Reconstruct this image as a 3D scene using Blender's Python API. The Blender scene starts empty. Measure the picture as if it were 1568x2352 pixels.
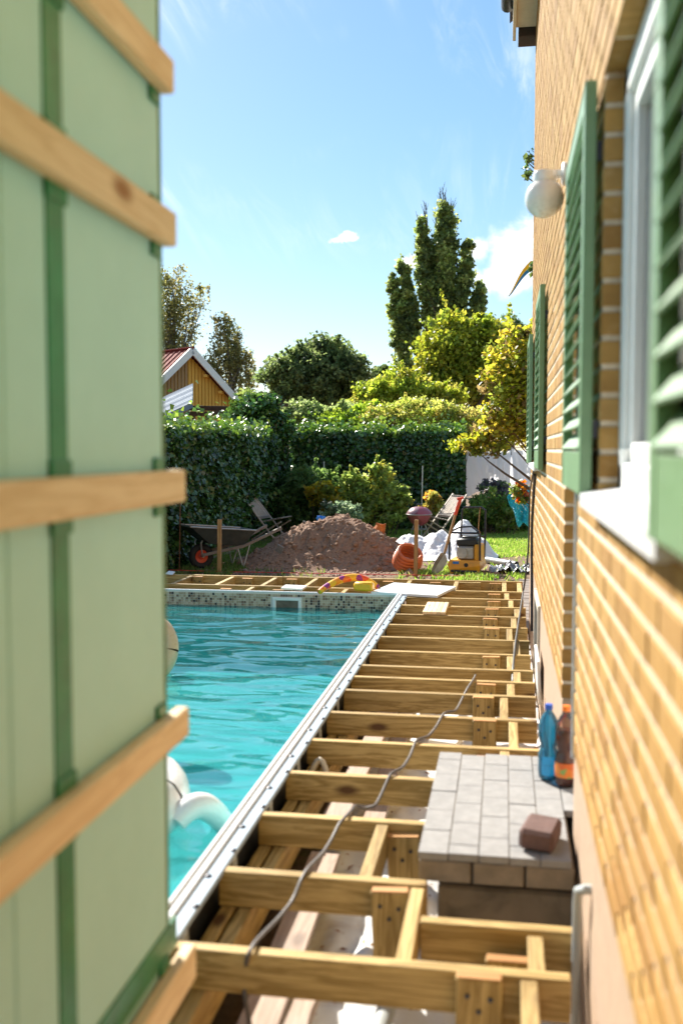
import bpy, bmesh, math, random
import numpy as np
from mathutils import Vector, Matrix, Quaternion

# ------------------------------------------------------------------ camera, sky, sun, exposure
scene = bpy.context.scene
F, CX, CY, VX, VY = 2287.0, 784.0, 1176.0, 1160.0, 1032.0      # pixel frame 1568 x 2352
PITCH = math.atan((CY - VY) / F)
YAW = math.atan((VX - CX) * math.cos(PITCH) / F)
EYE = 1.40                                                      # above the joist tops (z = 0)
FWD = np.array([-math.sin(YAW) * math.cos(PITCH), math.cos(YAW) * math.cos(PITCH), -math.sin(PITCH)])
RGT = np.array([math.cos(YAW), math.sin(YAW), 0.0])
UPV = np.cross(RGT, FWD)

cam_data = bpy.data.cameras.new("camera")
cam = bpy.data.objects.new("camera", cam_data)
scene.collection.objects.link(cam)
cam.location = (0, 0, EYE)
cam.rotation_euler = (math.pi / 2 - PITCH, 0, YAW)
cam_data.sensor_fit = 'HORIZONTAL'
cam_data.sensor_width = 24.0
cam_data.lens = 35.0
cam_data.clip_start = 0.05
cam_data.clip_end = 2000
cam_data.dof.use_dof = True
cam_data.dof.focus_distance = 13.0
cam_data.dof.aperture_fstop = 2.0
cam_data.dof.aperture_blades = 9
scene.camera = cam

SUN_AZ, SUN_EL = math.radians(38), math.radians(36)             # azimuth to the left of +Y
SUN = Vector((-math.sin(SUN_AZ) * math.cos(SUN_EL), math.cos(SUN_AZ) * math.cos(SUN_EL), math.sin(SUN_EL)))
sun_data = bpy.data.lights.new("sun", 'SUN')
sun_data.energy = 4.2
sun_data.angle = math.radians(0.53)
sun_data.color = (1.0, 0.94, 0.84)
sun_ob = bpy.data.objects.new("sun", sun_data)
sun_ob.rotation_euler = SUN.to_track_quat('Z', 'Y').to_euler()
scene.collection.objects.link(sun_ob)

def pray(x, y):
    d = FWD + RGT * (x - CX) / F - UPV * (y - CY) / F
    return d
def pz(x, y, z=0.0):
    d = pray(x, y); t = (z - EYE) / d[2]
    return Vector((d[0] * t, d[1] * t, z))
def py(x, y, Y):
    d = pray(x, y); t = Y / d[1]
    return Vector((d[0] * t, Y, EYE + d[2] * t))
def px(x, y, X):
    d = pray(x, y); t = X / d[0]
    return Vector((X, d[1] * t, EYE + d[2] * t))
def proj(p):
    q = np.array([p[0], p[1], p[2] - EYE]); zz = q @ FWD
    if zz < 0.02: return (1e6, 1e6)
    return (CX + F * (q @ RGT) / zz, CY - F * (q @ UPV) / zz)

world = bpy.data.worlds.new("World"); scene.world = world
world.use_nodes = True
wt = world.node_tree
for n in list(wt.nodes): wt.nodes.remove(n)
def wn(t, **kw):
    n = wt.nodes.new(t)
    for k, v in kw.items(): setattr(n, k, v)
    return n
w_out = wn('ShaderNodeOutputWorld'); w_bg = wn('ShaderNodeBackground')
sky = wn('ShaderNodeTexSky', sky_type='NISHITA', sun_disc=False)
sky.sun_elevation = SUN_EL; sky.sun_rotation = -SUN_AZ
sky.altitude = 50; sky.air_density = 1.0; sky.dust_density = 0.25; sky.ozone_density = 2.5
w_bg.inputs['Strength'].default_value = 0.098
wt.links.new(w_bg.outputs[0], w_out.inputs[0])
tc = wn('ShaderNodeTexCoord')
def wmath(op, a, b=None, clamp=False):
    n = wn('ShaderNodeMath', operation=op, use_clamp=clamp)
    for i, v in enumerate((a, b)):
        if v is None: continue
        if isinstance(v, (int, float)): n.inputs[i].default_value = v
        else: wt.links.new(v, n.inputs[i])
    return n.outputs[0]
def wdot(vec):
    n = wn('ShaderNodeVectorMath', operation='DOT_PRODUCT')
    wt.links.new(tc.outputs['Generated'], n.inputs[0]); n.inputs[1].default_value = vec
    return n.outputs['Value']
def wnoise(scale, detail, rough, dist, stretch=(1, 1, 1), rot=(0, 0, 0), loc=(0, 0, 0), src=None):
    mp = wn('ShaderNodeMapping'); mp.inputs['Scale'].default_value = stretch
    mp.inputs['Rotation'].default_value = rot; mp.inputs['Location'].default_value = loc
    wt.links.new(src or tc.outputs['Generated'], mp.inputs['Vector'])
    nz = wn('ShaderNodeTexNoise'); nz.inputs['Scale'].default_value = scale
    nz.inputs['Detail'].default_value = detail; nz.inputs['Roughness'].default_value = rough
    nz.inputs['Distortion'].default_value = dist
    wt.links.new(mp.outputs[0], nz.inputs['Vector'])
    return nz.outputs['Fac']
def wramp(v, lo, hi):
    n = wn('ShaderNodeMapRange', interpolation_type='SMOOTHSTEP'); wt.links.new(v, n.inputs[0])
    n.inputs[1].default_value = lo; n.inputs[2].default_value = hi
    return n.outputs[0]
def blob(x, y, hx, hy, nz, k=1.0):
    """one cumulus: soft ellipse of sky directions, edges broken up by noise"""
    c = pray(x, y); c = c / np.linalg.norm(c)
    a = np.cross(c, (0, 0, 1)); a /= np.linalg.norm(a); b = np.cross(a, c)
    u = wmath('MULTIPLY', wdot(a), F / hx); v = wmath('MULTIPLY', wdot(b), F / hy)
    r = wmath('SQRT', wmath('ADD', wmath('MULTIPLY', u, u), wmath('MULTIPLY', v, v)))
    e = wmath('SUBTRACT', 1.0, r)
    front = wramp(wdot(c), 0.0, 0.3)
    n2 = wmath('MULTIPLY', wmath('SUBTRACT', nz, 0.5), 2.6 * k)
    return wmath('MULTIPLY', wramp(wmath('ADD', e, n2), 0.0, 0.75), front)
n_cum = wnoise(26.0, 7.0, 0.58, 0.25); n_sml = wnoise(60.0, 5.0, 0.55, 0.4)
clouds = None
for (x, y, hx, hy, k) in ((1200, 575, 105, 85, 1), (1090, 575, 45, 45, 1), (1165, 640, 95, 40, .9), (950, 600, 38, 22, 1.2), (790, 545, 30, 15, 1.5), (770, 550, 20, 10, 1.5)):
    m = blob(x, y, hx, hy, n_sml if hx < 40 else n_cum, k)
    clouds = m if clouds is None else wmath('MAXIMUM', clouds, m)
# thin wisps of high cloud over the whole upper sky
sep = wn('ShaderNodeSeparateXYZ'); wt.links.new(tc.outputs['Generated'], sep.inputs[0])
zc = wmath('ADD', wmath('MAXIMUM', sep.outputs[2], 0.0), 0.22)
cmb = wn('ShaderNodeCombineXYZ')
wt.links.new(wmath('DIVIDE', sep.outputs[0], zc), cmb.inputs[0]); wt.links.new(wmath('DIVIDE', sep.outputs[1], zc), cmb.inputs[1])
n_big = wnoise(1.55, 3.0, 0.5, 0.3, loc=(1.9, 0.55, 0), src=cmb.outputs[0])
n_fine = wnoise(3.2, 9.0, 0.66, 0.8, stretch=(3.6, 0.7, 1), rot=(0, 0, math.radians(-16)), src=cmb.outputs[0])
wisp = wmath('MULTIPLY', wmath('MULTIPLY', wramp(n_big, 0.34, 0.60), wramp(n_fine, 0.44, 0.72)), wramp(sep.outputs[2], 0.16, 0.32))
wisp = wmath('MULTIPLY', wisp, 0.75)
allc = wmath('MAXIMUM', wmath('MULTIPLY', clouds, 0.92), wisp)
mixc = wn('ShaderNodeMix', data_type='RGBA'); wt.links.new(allc, mixc.inputs['Factor'])
gm = wn('ShaderNodeGamma'); gm.inputs['Gamma'].default_value = 0.72; wt.links.new(sky.outputs[0], gm.inputs['Color'])
hs = wn('ShaderNodeHueSaturation'); hs.inputs['Saturation'].default_value = 1.32; hs.inputs['Hue'].default_value = 0.494
wt.links.new(gm.outputs[0], hs.inputs['Color'])
wt.links.new(hs.outputs[0], mixc.inputs['A']); mixc.inputs['B'].default_value = (5.2, 5.25, 5.3, 1)
wt.links.new(mixc.outputs['Result'], w_bg.inputs['Color'])

scene.view_settings.view_transform = 'Standard'
scene.view_settings.look = 'None'
scene.view_settings.exposure = 1.5
scene.view_settings.gamma = 1.0
scene.view_settings.use_curve_mapping = False
try:
    scene.cycles.use_denoising = True
    scene.cycles.max_bounces = 10
    scene.cycles.transparent_max_bounces = 24
    scene.cycles.caustics_reflective = False
    scene.cycles.caustics_refractive = False
    scene.cycles.sample_clamp_indirect = 6.0
except Exception: pass

# ------------------------------------------------------------------ helpers
rng = np.random.default_rng(11); rnd = random.Random(5)
COL = scene.collection
BASE = {}
G = -0.42                                                       # garden ground level

class MB:
    def __init__(s): s.v = []; s.f = []; s.a = []
    def add(s, vs, fs, val=None):
        o = len(s.v); s.v.extend(tuple(p) for p in vs); s.f.extend(tuple(i + o for i in f) for f in fs)
        if val is not None: s.a.extend([val] * len(vs))
        return s
    def box(s, c, d, rot=None, val=None):
        c = Vector(c); hx, hy, hz = d[0] / 2, d[1] / 2, d[2] / 2
        vs = [Vector((x * hx, y * hy, z * hz)) for x in (-1, 1) for y in (-1, 1) for z in (-1, 1)]
        if rot is not None: vs = [rot @ p for p in vs]
        vs = [p + c for p in vs]
        return s.add(vs, [(0, 1, 3, 2), (4, 6, 7, 5), (0, 4, 5, 1), (2, 3, 7, 6), (0, 2, 6, 4), (1, 5, 7, 3)], val)
    def cbox(s, c, d, b=0.004, rot=None):
        c = Vector(c); h = [d[0] / 2, d[1] / 2, d[2] / 2]
        b = min(b, min(h) * 0.45)
        vs = []; idx = {}
        for sx in (-1, 1):
            for sy in (-1, 1):
                for sz in (-1, 1):
                    for a in range(3):
                        p = [sx * h[0], sy * h[1], sz * h[2]]
                        for k in range(3):
                            if k != a: p[k] -= math.copysign(b, p[k])
                        idx[(sx, sy, sz, a)] = len(vs); vs.append(Vector(p))
        fs = []
        sg = (-1, 1)
        for a in range(3):
            o = [k for k in range(3) if k != a]
            for q in sg:
                loop = []
                for (u, w) in ((-1, -1), (1, -1), (1, 1), (-1, 1)):
                    t = [0, 0, 0]; t[a] = q; t[o[0]] = u; t[o[1]] = w
                    loop.append(idx[(t[0], t[1], t[2], a)])
                fs.append(loop)
            for u in sg:
                for w in sg:
                    t1 = [0, 0, 0]; t1[a] = -1; t1[o[0]] = u; t1[o[1]] = w
                    t2 = list(t1); t2[a] = 1
                    fs.append((idx[(*t1, o[0])], idx[(*t1, o[1])], idx[(*t2, o[1])], idx[(*t2, o[0])]))
        for sx in sg:
            for sy in sg:
                for sz in sg: fs.append((idx[(sx, sy, sz, 0)], idx[(sx, sy, sz, 1)], idx[(sx, sy, sz, 2)]))
        if rot is not None: vs = [rot @ p for p in vs]
        return s.add([p + c for p in vs], fs)
    def bar(s, p0, p1, w, h, up=(0, 0, 1), b=0.003):
        """square bar from p0 to p1: w across, h along up"""
        p0, p1 = Vector(p0), Vector(p1); x = (p1 - p0); L = x.length; x.normalize()
        z = Vector(up) - x * x.dot(Vector(up)); z.normalize(); y = z.cross(x)
        R = Matrix((x, y, z)).transposed()
        return s.cbox((p0 + p1) / 2, (L, w, h), b, R)
    def tube(s, pts, r, n=8, caps=True):
        pts = [Vector(p) for p in pts]; m = len(pts)
        rs = r if isinstance(r, (list, tuple)) else [r] * m
        o = len(s.v); ref = None; vs = []; fs = []
        for i, p in enumerate(pts):
            t = (pts[min(i + 1, m - 1)] - pts[max(i - 1, 0)])
            if t.length < 1e-9: t = Vector((0, 0, 1))
            t.normalize()
            if ref is None:
                ref = Vector((0, 0, 1)) if abs(t.z) < 0.9 else Vector((1, 0, 0))
            u = ref - t * ref.dot(t)
            if u.length < 1e-6: u = t.orthogonal()
            u.normalize(); ref = u; w = t.cross(u)
            for k in range(n):
                a = 2 * math.pi * k / n
                vs.append(p + (u * math.cos(a) + w * math.sin(a)) * rs[i])
        for i in range(m - 1):
            for k in range(n):
                k2 = (k + 1) % n
                fs.append((i * n + k, i * n + k2, (i + 1) * n + k2, (i + 1) * n + k))
        if caps:
            fs.append(tuple(range(n))[::-1]); fs.append(tuple((m - 1) * n + k for k in range(n)))
        return s.add(vs, fs)
    def lathe(s, prof, c=(0, 0, 0), n=20, rot=None, close=True):
        c = Vector(c); vs = []; fs = []; m = len(prof)
        for (r, z) in prof:
            for k in range(n):
                a = 2 * math.pi * k / n
                p = Vector((r * math.cos(a), r * math.sin(a), z))
                if rot is not None: p = rot @ p
                vs.append(p + c)
        for i in range(m - 1):
            for k in range(n):
                k2 = (k + 1) % n
                fs.append((i * n + k, i * n + k2, (i + 1) * n + k2, (i + 1) * n + k))
        if close:
            fs.append(tuple(range(n))[::-1]); fs.append(tuple((m - 1) * n + k for k in range(n)))
        return s.add(vs, fs)
    def prism(s, poly, ext):
        """polygon of 3D points extruded by vector ext"""
        poly = [Vector(p) for p in poly]; ext = Vector(ext); n = len(poly)
        vs = poly + [p + ext for p in poly]
        fs = [tuple(range(n))[::-1], tuple(range(n, 2 * n))]
        fs += [(i, (i + 1) % n, n + (i + 1) % n, n + i) for i in range(n)]
        return s.add(vs, fs)
    def mesh(s, name, off=(0, 0, 0), recalc=True, smooth=False):
        me = bpy.data.meshes.new(name)
        o = Vector(off)
        me.from_pydata([(p[0] - o.x, p[1] - o.y, p[2] - o.z) for p in s.v], [], s.f)
        if s.a:
            at = me.attributes.new('rnd', 'FLOAT', 'POINT'); at.data.foreach_set('value', s.a)
        if recalc:
            bm = bmesh.new(); bm.from_mesh(me); bmesh.ops.recalc_face_normals(bm, faces=bm.faces); bm.to_mesh(me); bm.free()
        if smooth:
            me.polygons.foreach_set('use_smooth', [True] * len(me.polygons))
            if smooth != 'all':
                try: me.set_sharp_from_angle(angle=math.radians(40))
                except Exception: pass
        me.update(); return me

def base_of(o):
    return BASE.get(o.name, Vector((0, 0, 0)))
def tag(o, label=None, cat=None, group=None, kind=None):
    if label: o['label'] = label
    if cat: o['category'] = cat
    if group: o['group'] = group
    if kind: o['kind'] = kind
    return o
def thing(name, label, cat, loc=(0, 0, 0), group=None):
    o = bpy.data.objects.new(name, None); COL.objects.link(o)
    o.empty_display_size = 0.1; o.location = loc; BASE[o.name] = Vector(loc)
    return tag(o, label, cat, group)
def part(name, mb, mat, parent=None, smooth=False, label=None, loc=None, recalc=True):
    """mesh given in world coordinates; parent may be a thing or a part of a thing"""
    b = base_of(parent) if parent is not None else Vector(loc or (0, 0, 0))
    me = mb.mesh(name, b, recalc, smooth)
    me.materials.append(mat)
    o = bpy.data.objects.new(name, me); COL.objects.link(o)
    if parent is not None: o.parent = parent
    else: o.location = b
    BASE[o.name] = b
    if label: o['label'] = label
    return o
def solo(name, mb, mat, label, cat, loc, group=None, smooth=False, kind=None):
    return tag(part(name, mb, mat, None, smooth, loc=loc), label, cat, group, kind)
def struct(name, mb, mat, smooth=False):
    return tag(part(name, mb, mat, None, smooth, loc=(0, 0, 0)), kind='structure')

def np_mesh(name, V, Fc, attrs=None, mat=None, smooth=False, parent=None, off=(0, 0, 0)):
    """V (n,3), Fc (m,k) arrays of equal polygon size"""
    me = bpy.data.meshes.new(name)
    V = np.asarray(V, np.float32) - np.asarray(off, np.float32)
    Fc = np.asarray(Fc, np.int32); m, k = Fc.shape
    me.vertices.add(len(V)); me.vertices.foreach_set('co', V.ravel())
    me.loops.add(m * k); me.loops.foreach_set('vertex_index', Fc.ravel())
    me.polygons.add(m); me.polygons.foreach_set('loop_start', np.arange(0, m * k, k, dtype=np.int32))
    try: me.polygons.foreach_set('loop_total', np.full(m, k, np.int32))
    except Exception: pass
    if smooth: me.polygons.foreach_set('use_smooth', np.ones(m, bool))
    for an, (ty, data) in (attrs or {}).items():
        at = me.attributes.new(an, ty, 'POINT')
        at.data.foreach_set('value' if ty == 'FLOAT' else 'color', np.asarray(data, np.float32).ravel())
    me.update(calc_edges=True); me.validate()
    if mat: me.materials.append(mat)
    o = bpy.data.objects.new(name, me); COL.objects.link(o)
    if parent is not None: o.parent = parent
    else: o.location = off
    return o

# ------------------------------------------------------------------ materials
class NT:
    def __init__(s, name):
        s.m = bpy.data.materials.new(name); s.m.use_nodes = True; s.t = s.m.node_tree
        for n in list(s.t.nodes): s.t.nodes.remove(n)
        s.out = s.n('ShaderNodeOutputMaterial')
    def n(s, t, **kw):
        q = s.t.nodes.new(t)
        for k, v in kw.items(): setattr(q, k, v)
        return q
    def l(s, a, b): s.t.links.new(a, b)
    def coords(s, scale=(1, 1, 1), kind='Object', rot=(0, 0, 0), jitter=False):
        c = s.n('ShaderNodeTexCoord'); mp = s.n('ShaderNodeMapping')
        mp.inputs['Scale'].default_value = scale; mp.inputs['Rotation'].default_value = rot
        src = c.outputs[kind]
        if jitter:
            oi = s.n('ShaderNodeObjectInfo'); sc = s.n('ShaderNodeVectorMath', operation='SCALE')
            sc.inputs[0].default_value = (37, 17, 23); s.l(oi.outputs['Random'], sc.inputs['Scale'])
            ad = s.n('ShaderNodeVectorMath', operation='ADD'); s.l(src, ad.inputs[0]); s.l(sc.outputs[0], ad.inputs[1]); src = ad.outputs[0]
        s.l(src, mp.inputs[0]); return mp.outputs[0]
    def noise(s, vec, scale, detail=4, rough=0.55, dist=0.0):
        q = s.n('ShaderNodeTexNoise'); s.l(vec, q.inputs['Vector'])
        q.inputs['Scale'].default_value = scale; q.inputs['Detail'].default_value = detail
        q.inputs['Roughness'].default_value = rough; q.inputs['Distortion'].default_value = dist
        return q.outputs['Fac']
    def ramp(s, fac, stops, interp='LINEAR'):
        q = s.n('ShaderNodeValToRGB'); q.color_ramp.interpolation = interp; e = q.color_ramp.elements
        while len(e) > 1: e.remove(e[-1])
        e[0].position = stops[0][0]; e[0].color = (*stops[0][1], 1)
        for p, c in stops[1:]:
            k = e.new(p); k.color = (*c, 1)
        s.l(fac, q.inputs[0]); return q.outputs[0]
    def mix(s, fac, a, b, mode='MIX'):
        q = s.n('ShaderNodeMix', data_type='RGBA', blend_type=mode)
        for key, v in (('Factor', fac), ('A', a), ('B', b)):
            if isinstance(v, (int, float)): q.inputs[key].default_value = v
            elif isinstance(v, tuple): q.inputs[key].default_value = (*v, 1)
            else: s.l(v, q.inputs[key])
        return q.outputs['Result']
    def rng(s, v, a, b, c=0., d=1.):
        q = s.n('ShaderNodeMapRange'); s.l(v, q.inputs[0])
        for i, k in enumerate((a, b, c, d)): q.inputs[i + 1].default_value = k
        return q.outputs[0]
    def bump(s, h, strength=0.3, dist=0.01, prev=None):
        q = s.n('ShaderNodeBump'); q.inputs['Strength'].default_value = strength; q.inputs['Distance'].default_value = dist
        s.l(h, q.inputs['Height'])
        if prev is not None: s.l(prev, q.inputs['Normal'])
        return q.outputs[0]
    def pbr(s, col, rough=0.6, normal=None, metal=0.0, spec=0.5, **kw):
        q = s.n('ShaderNodeBsdfPrincipled')
        if isinstance(col, tuple): q.inputs['Base Color'].default_value = (*col, 1)
        else: s.l(col, q.inputs['Base Color'])
        if isinstance(rough, (int, float)): q.inputs['Roughness'].default_value = rough
        else: s.l(rough, q.inputs['Roughness'])
        q.inputs['Metallic'].default_value = metal; q.inputs['Specular IOR Level'].default_value = spec
        if normal is not None: s.l(normal, q.inputs['Normal'])
        for k, v in kw.items(): q.inputs[k].default_value = v
        s.l(q.outputs[0], s.out.inputs['Surface']); return q

def plain(name, c, rough=0.5, var=0.12, scale=9.0, bump=0.08, metal=0.0, spec=0.5, dirt=None, kind='Object'):
    """painted / plastic / metal surface: slight tone variation, specks of dirt, fine relief"""
    m = NT(name); v = m.coords(kind=kind, jitter=True)
    n1 = m.noise(v, scale, 6, 0.6); n2 = m.noise(v, scale * 7, 3, 0.5)
    lo = tuple(max(0, x * (1 - var)) for x in c); hi = tuple(min(1, x * (1 + var)) for x in c)
    col = m.ramp(n1, [(0.3, lo), (0.7, hi)])
    if dirt:
        f = m.rng(m.noise(v, scale * 0.7, 8, 0.7, 0.6), 0.52, 0.78, 0.0, dirt[1]); col = m.mix(f, col, dirt[0])
    m.pbr(col, m.rng(n2, 0.2, 0.8, max(0.02, rough - 0.1), min(1, rough + 0.12)), m.bump(n2, bump, 0.004), metal, spec)
    return m.m

def wood(name, axis, c_lo, c_hi, knot=(0.10, 0.045, 0.014), rough=0.62, grey=None):
    m = NT(name); st = [9.0, 9.0, 9.0]; st[axis] = 0.55
    v = m.coords(tuple(st), jitter=True)
    rings = m.noise(v, 2.2, 5, 0.6, 1.2)
    fine = m.noise(m.coords(tuple(x * 7 if i != axis else 3 for i, x in enumerate(st)), jitter=True), 3.0, 3, 0.5)
    wv = m.n('ShaderNodeMath', operation='SINE'); mu = m.n('ShaderNodeMath', operation='MULTIPLY'); mu.inputs[1].default_value = 34
    m.l(rings, mu.inputs[0]); m.l(mu.outputs[0], wv.inputs[0])
    g = m.rng(wv.outputs[0], -1, 1)
    mid = tuple((a + b) / 2 for a, b in zip(c_lo, c_hi))
    col = m.ramp(g, [(0.0, c_lo), (0.45, mid), (1.0, c_hi)])
    col = m.mix(m.rng(fine, 0.35, 0.75, 0, 0.35), col, c_lo)
    ks = [5.5, 5.5, 5.5]; ks[axis] = 2.4
    kv = m.coords(tuple(ks), jitter=True)
    vo = m.n('ShaderNodeTexVoronoi'); m.l(kv, vo.inputs['Vector']); vo.inputs['Scale'].default_value = 1.0
    kd = m.rng(vo.outputs['Distance'], 0.07, 0.17, 1, 0)
    pick = m.n('ShaderNodeMath', operation='MULTIPLY'); m.l(kd, pick.inputs[0])
    sepc = m.n('ShaderNodeSeparateColor'); m.l(vo.outputs['Color'], sepc.inputs[0])
    m.l(m.rng(sepc.outputs[0], 0.45, 0.5), pick.inputs[1])
    col = m.mix(pick.outputs[0], col, knot)
    oi = m.n('ShaderNodeObjectInfo')
    hsv = m.n('ShaderNodeHueSaturation'); m.l(col, hsv.inputs['Color']); m.l(m.rng(oi.outputs['Random'], 0, 1, 0.80, 1.16), hsv.inputs['Value'])
    col = hsv.outputs[0]
    if grey:
        col = m.mix(m.rng(m.noise(m.coords(jitter=True), 1.3, 6, .65), .35, .7, 0, 0.85), col, grey)
    m.pbr(col, m.rng(fine, 0.2, 0.8, rough - 0.1, rough + 0.15), m.bump(fine, 0.25, 0.003, m.bump(g, 0.12, 0.003)), spec=0.35)
    return m.m

TW_LO, TW_HI = (0.285, 0.18, 0.052), (0.53, 0.365, 0.138)
M = {}
for ax, nm in enumerate('xyz'): M['treated_' + nm] = wood('treated_pine_' + nm, ax, TW_LO, TW_HI)
M['end'] = wood('sawn_end_grain', 0, (0.46, 0.22, 0.07), (0.62, 0.33, 0.12))
M['pine_y'] = wood('planed_pine', 1, (0.70, 0.50, 0.28), (0.83, 0.64, 0.40), knot=(0.33, 0.15, 0.05))
M['pine_x'] = wood('planed_pine_x', 0, (0.5, 0.31, 0.14), (0.72, 0.5, 0.27), knot=(0.33, 0.15, 0.05))
M['pine_z'] = wood('planed_pine_z', 2, (0.36, 0.20, 0.08), (0.55, 0.34, 0.15), knot=(0.2, 0.1, 0.04))
M['grey_x'] = wood('weathered_board', 0, (0.17, 0.125, 0.1), (0.33, 0.26, 0.21), grey=(0.27, 0.245, 0.22))
M['grey_y'] = wood('weathered_plank', 1, (0.29, 0.19, 0.13), (0.46, 0.33, 0.24), grey=(0.38, 0.31, 0.26))
M['grey_z'] = wood('weathered_teak', 2, (0.30, 0.22, 0.16), (0.50, 0.40, 0.31), grey=(0.44, 0.38, 0.33))
M['white_metal'] = plain('white_lacquered_metal', (0.80, 0.81, 0.82), 0.28, 0.03)
M['alu'] = plain('pale_aluminium', (0.62, 0.68, 0.74), 0.35, 0.05, metal=0.25)
M['rim_alu'] = plain('blue_grey_flange', (0.36, 0.44, 0.52), 0.4, 0.06)
M['white'] = plain('white_paint', (0.78, 0.78, 0.76), 0.45, 0.05, dirt=((0.5, 0.48, 0.44), 0.15))
M['white_gloss'] = plain('white_vinyl', (0.80, 0.79, 0.78), 0.22, 0.05, dirt=((0.62, 0.58, 0.54), 0.4))
M['black'] = plain('black_plastic', (0.018, 0.02, 0.022), 0.45, 0.2)
M['dark_metal'] = plain('dark_steel', (0.03, 0.032, 0.045), 0.38, 0.2, metal=0.3)
M['rubber'] = plain('rubber', (0.022, 0.021, 0.02), 0.75, 0.3, bump=0.3)
M['steel'] = plain('worn_steel', (0.42, 0.42, 0.41), 0.4, 0.2, metal=0.6, dirt=((0.25, 0.16, 0.1), 0.5))
M['red'] = plain('red_plastic', (0.72, 0.07, 0.025), 0.4, 0.1)
M['yellow'] = plain('machine_yellow', (0.80, 0.36, 0.02), 0.4, 0.12, dirt=((0.3, 0.18, 0.07), 0.6))
M['orange_pipe'] = plain('orange_pipe_plastic', (0.62, 0.14, 0.035), 0.42, 0.12, dirt=((0.45, 0.22, 0.12), 0.4))
M['grey_pvc'] = plain('grey_pvc', (0.44, 0.47, 0.46), 0.4, 0.08, dirt=((0.3, 0.26, 0.2), 0.4))
M['green_paint'] = plain('green_paint', (0.165, 0.285, 0.14), 0.42, 0.10, dirt=((0.24, 0.31, 0.2), 0.35))
M['tape'] = plain('dark_green_tape', (0.02, 0.19, 0.075), 0.35, 0.25, dirt=((0.05, 0.05, 0.03), 0.5))
M['panel'] = plain('pale_green_board', (0.41, 0.67, 0.62), 0.5, 0.04, scale=3, dirt=((0.38, 0.62, 0.57), 0.3))
M['concrete'] = plain('paving_concrete', (0.27, 0.26, 0.25), 0.85, 0.14, scale=22, bump=0.4, dirt=((0.3, 0.28, 0.25), 0.35))
M['edging'] = plain('shade_brown_edging', (0.23, 0.185, 0.135), 0.9, 0.2, scale=14, bump=0.4, dirt=((0.1, 0.08, 0.06), 0.5))  # shade on the step's front strip is put into this brown
M['stain'] = plain('stained_concrete', (0.20, 0.165, 0.125), 0.9, 0.25, scale=5, bump=0.6, dirt=((0.05, 0.045, 0.035), 0.9))
M['stucco'] = plain('beige_render', (0.42, 0.295, 0.20), 0.92, 0.07, scale=14, bump=0.45, dirt=((0.35, 0.24, 0.16), 0.4))
M['mortar'] = plain('pale_mortar', (0.68, 0.57, 0.44), 0.95, 0.16, scale=20, bump=0.6, dirt=((0.42, 0.31, 0.21), 0.7))
M['cable'] = plain('grey_cable', (0.10, 0.085, 0.075), 0.55, 0.2, dirt=((0.22, 0.18, 0.14), 0.6))
M['blackcable'] = plain('black_cable', (0.014, 0.014, 0.015), 0.5, 0.2)
M['redbrick'] = plain('dark_brick', (0.135, 0.075, 0.062), 0.9, 0.25, scale=30, bump=0.6, dirt=((0.22, 0.16, 0.15), 0.6))
M['brass'] = plain('brass_screw', (0.75, 0.5, 0.12), 0.3, 0.05, metal=0.8)
M['cream'] = plain('cream_painted_board', (0.62, 0.56, 0.45), 0.6, 0.08, dirt=((0.42, 0.34, 0.26), 0.5))
M['bark'] = plain('bark', (0.10, 0.075, 0.055), 0.95, 0.35, scale=16, bump=0.8)
M['birchbark'] = plain('dark_birch_bark', (0.12, 0.11, 0.1), 0.9, 0.5, scale=6, bump=0.5, dirt=((0.4, 0.39, 0.37), 0.5))
def mk_cloth(name, c, tr):
    m = NT(name); n = m.noise(m.coords(), 5, 5, .6); q = m.pbr(c, 0.85, m.bump(n, .2, .03)); t = m.n('ShaderNodeBsdfTranslucent'); t.inputs['Color'].default_value = (*c, 1)
    mx = m.n('ShaderNodeMixShader'); mx.inputs[0].default_value = tr; m.l(q.outputs[0], mx.inputs[1]); m.l(t.outputs[0], mx.inputs[2]); m.l(mx.outputs[0], m.out.inputs['Surface']); return m.m
M['net'] = plain('turquoise_net', (0.03, 0.42, 0.55), 0.5, 0.2)
M['cloth'] = mk_cloth('white_cotton', (0.90, 0.90, 0.92), 0.6)
M['terracotta'] = plain('orange_sack', (0.62, 0.2, 0.05), 0.8, 0.3, scale=12)
M['bluebag'] = plain('blue_plastic', (0.02, 0.2, 0.65), 0.4, 0.2)
M['redstring'] = plain('red_string', (0.65, 0.06, 0.04), 0.7, 0.1)
M['rust'] = plain('rusty_rod', (0.20, 0.09, 0.045), 0.85, 0.3, scale=30)
M['brownbeam'] = wood('dark_stained_beam', 0, (0.07, 0.04, 0.026), (0.13, 0.08, 0.052), knot=(0.03, 0.02, 0.015))
M['pinksand'] = plain('pink_sand', (0.34, 0.215, 0.17), 0.95, 0.2, scale=30, bump=0.6)

def mk_glass():
    m = NT('window_glass'); m.pbr((0.05, 0.06, 0.065), 0.04, spec=0.8); return m.m
M['glass'] = mk_glass()
def mk_milk():
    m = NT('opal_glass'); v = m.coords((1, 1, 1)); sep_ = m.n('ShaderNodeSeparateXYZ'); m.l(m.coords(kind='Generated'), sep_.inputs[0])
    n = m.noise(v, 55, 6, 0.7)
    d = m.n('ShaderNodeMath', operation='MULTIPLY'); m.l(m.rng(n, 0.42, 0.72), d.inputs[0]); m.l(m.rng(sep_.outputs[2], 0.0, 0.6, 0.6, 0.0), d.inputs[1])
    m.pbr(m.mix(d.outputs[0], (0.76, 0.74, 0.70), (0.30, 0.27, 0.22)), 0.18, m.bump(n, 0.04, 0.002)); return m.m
M['milk'] = mk_milk()

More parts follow.
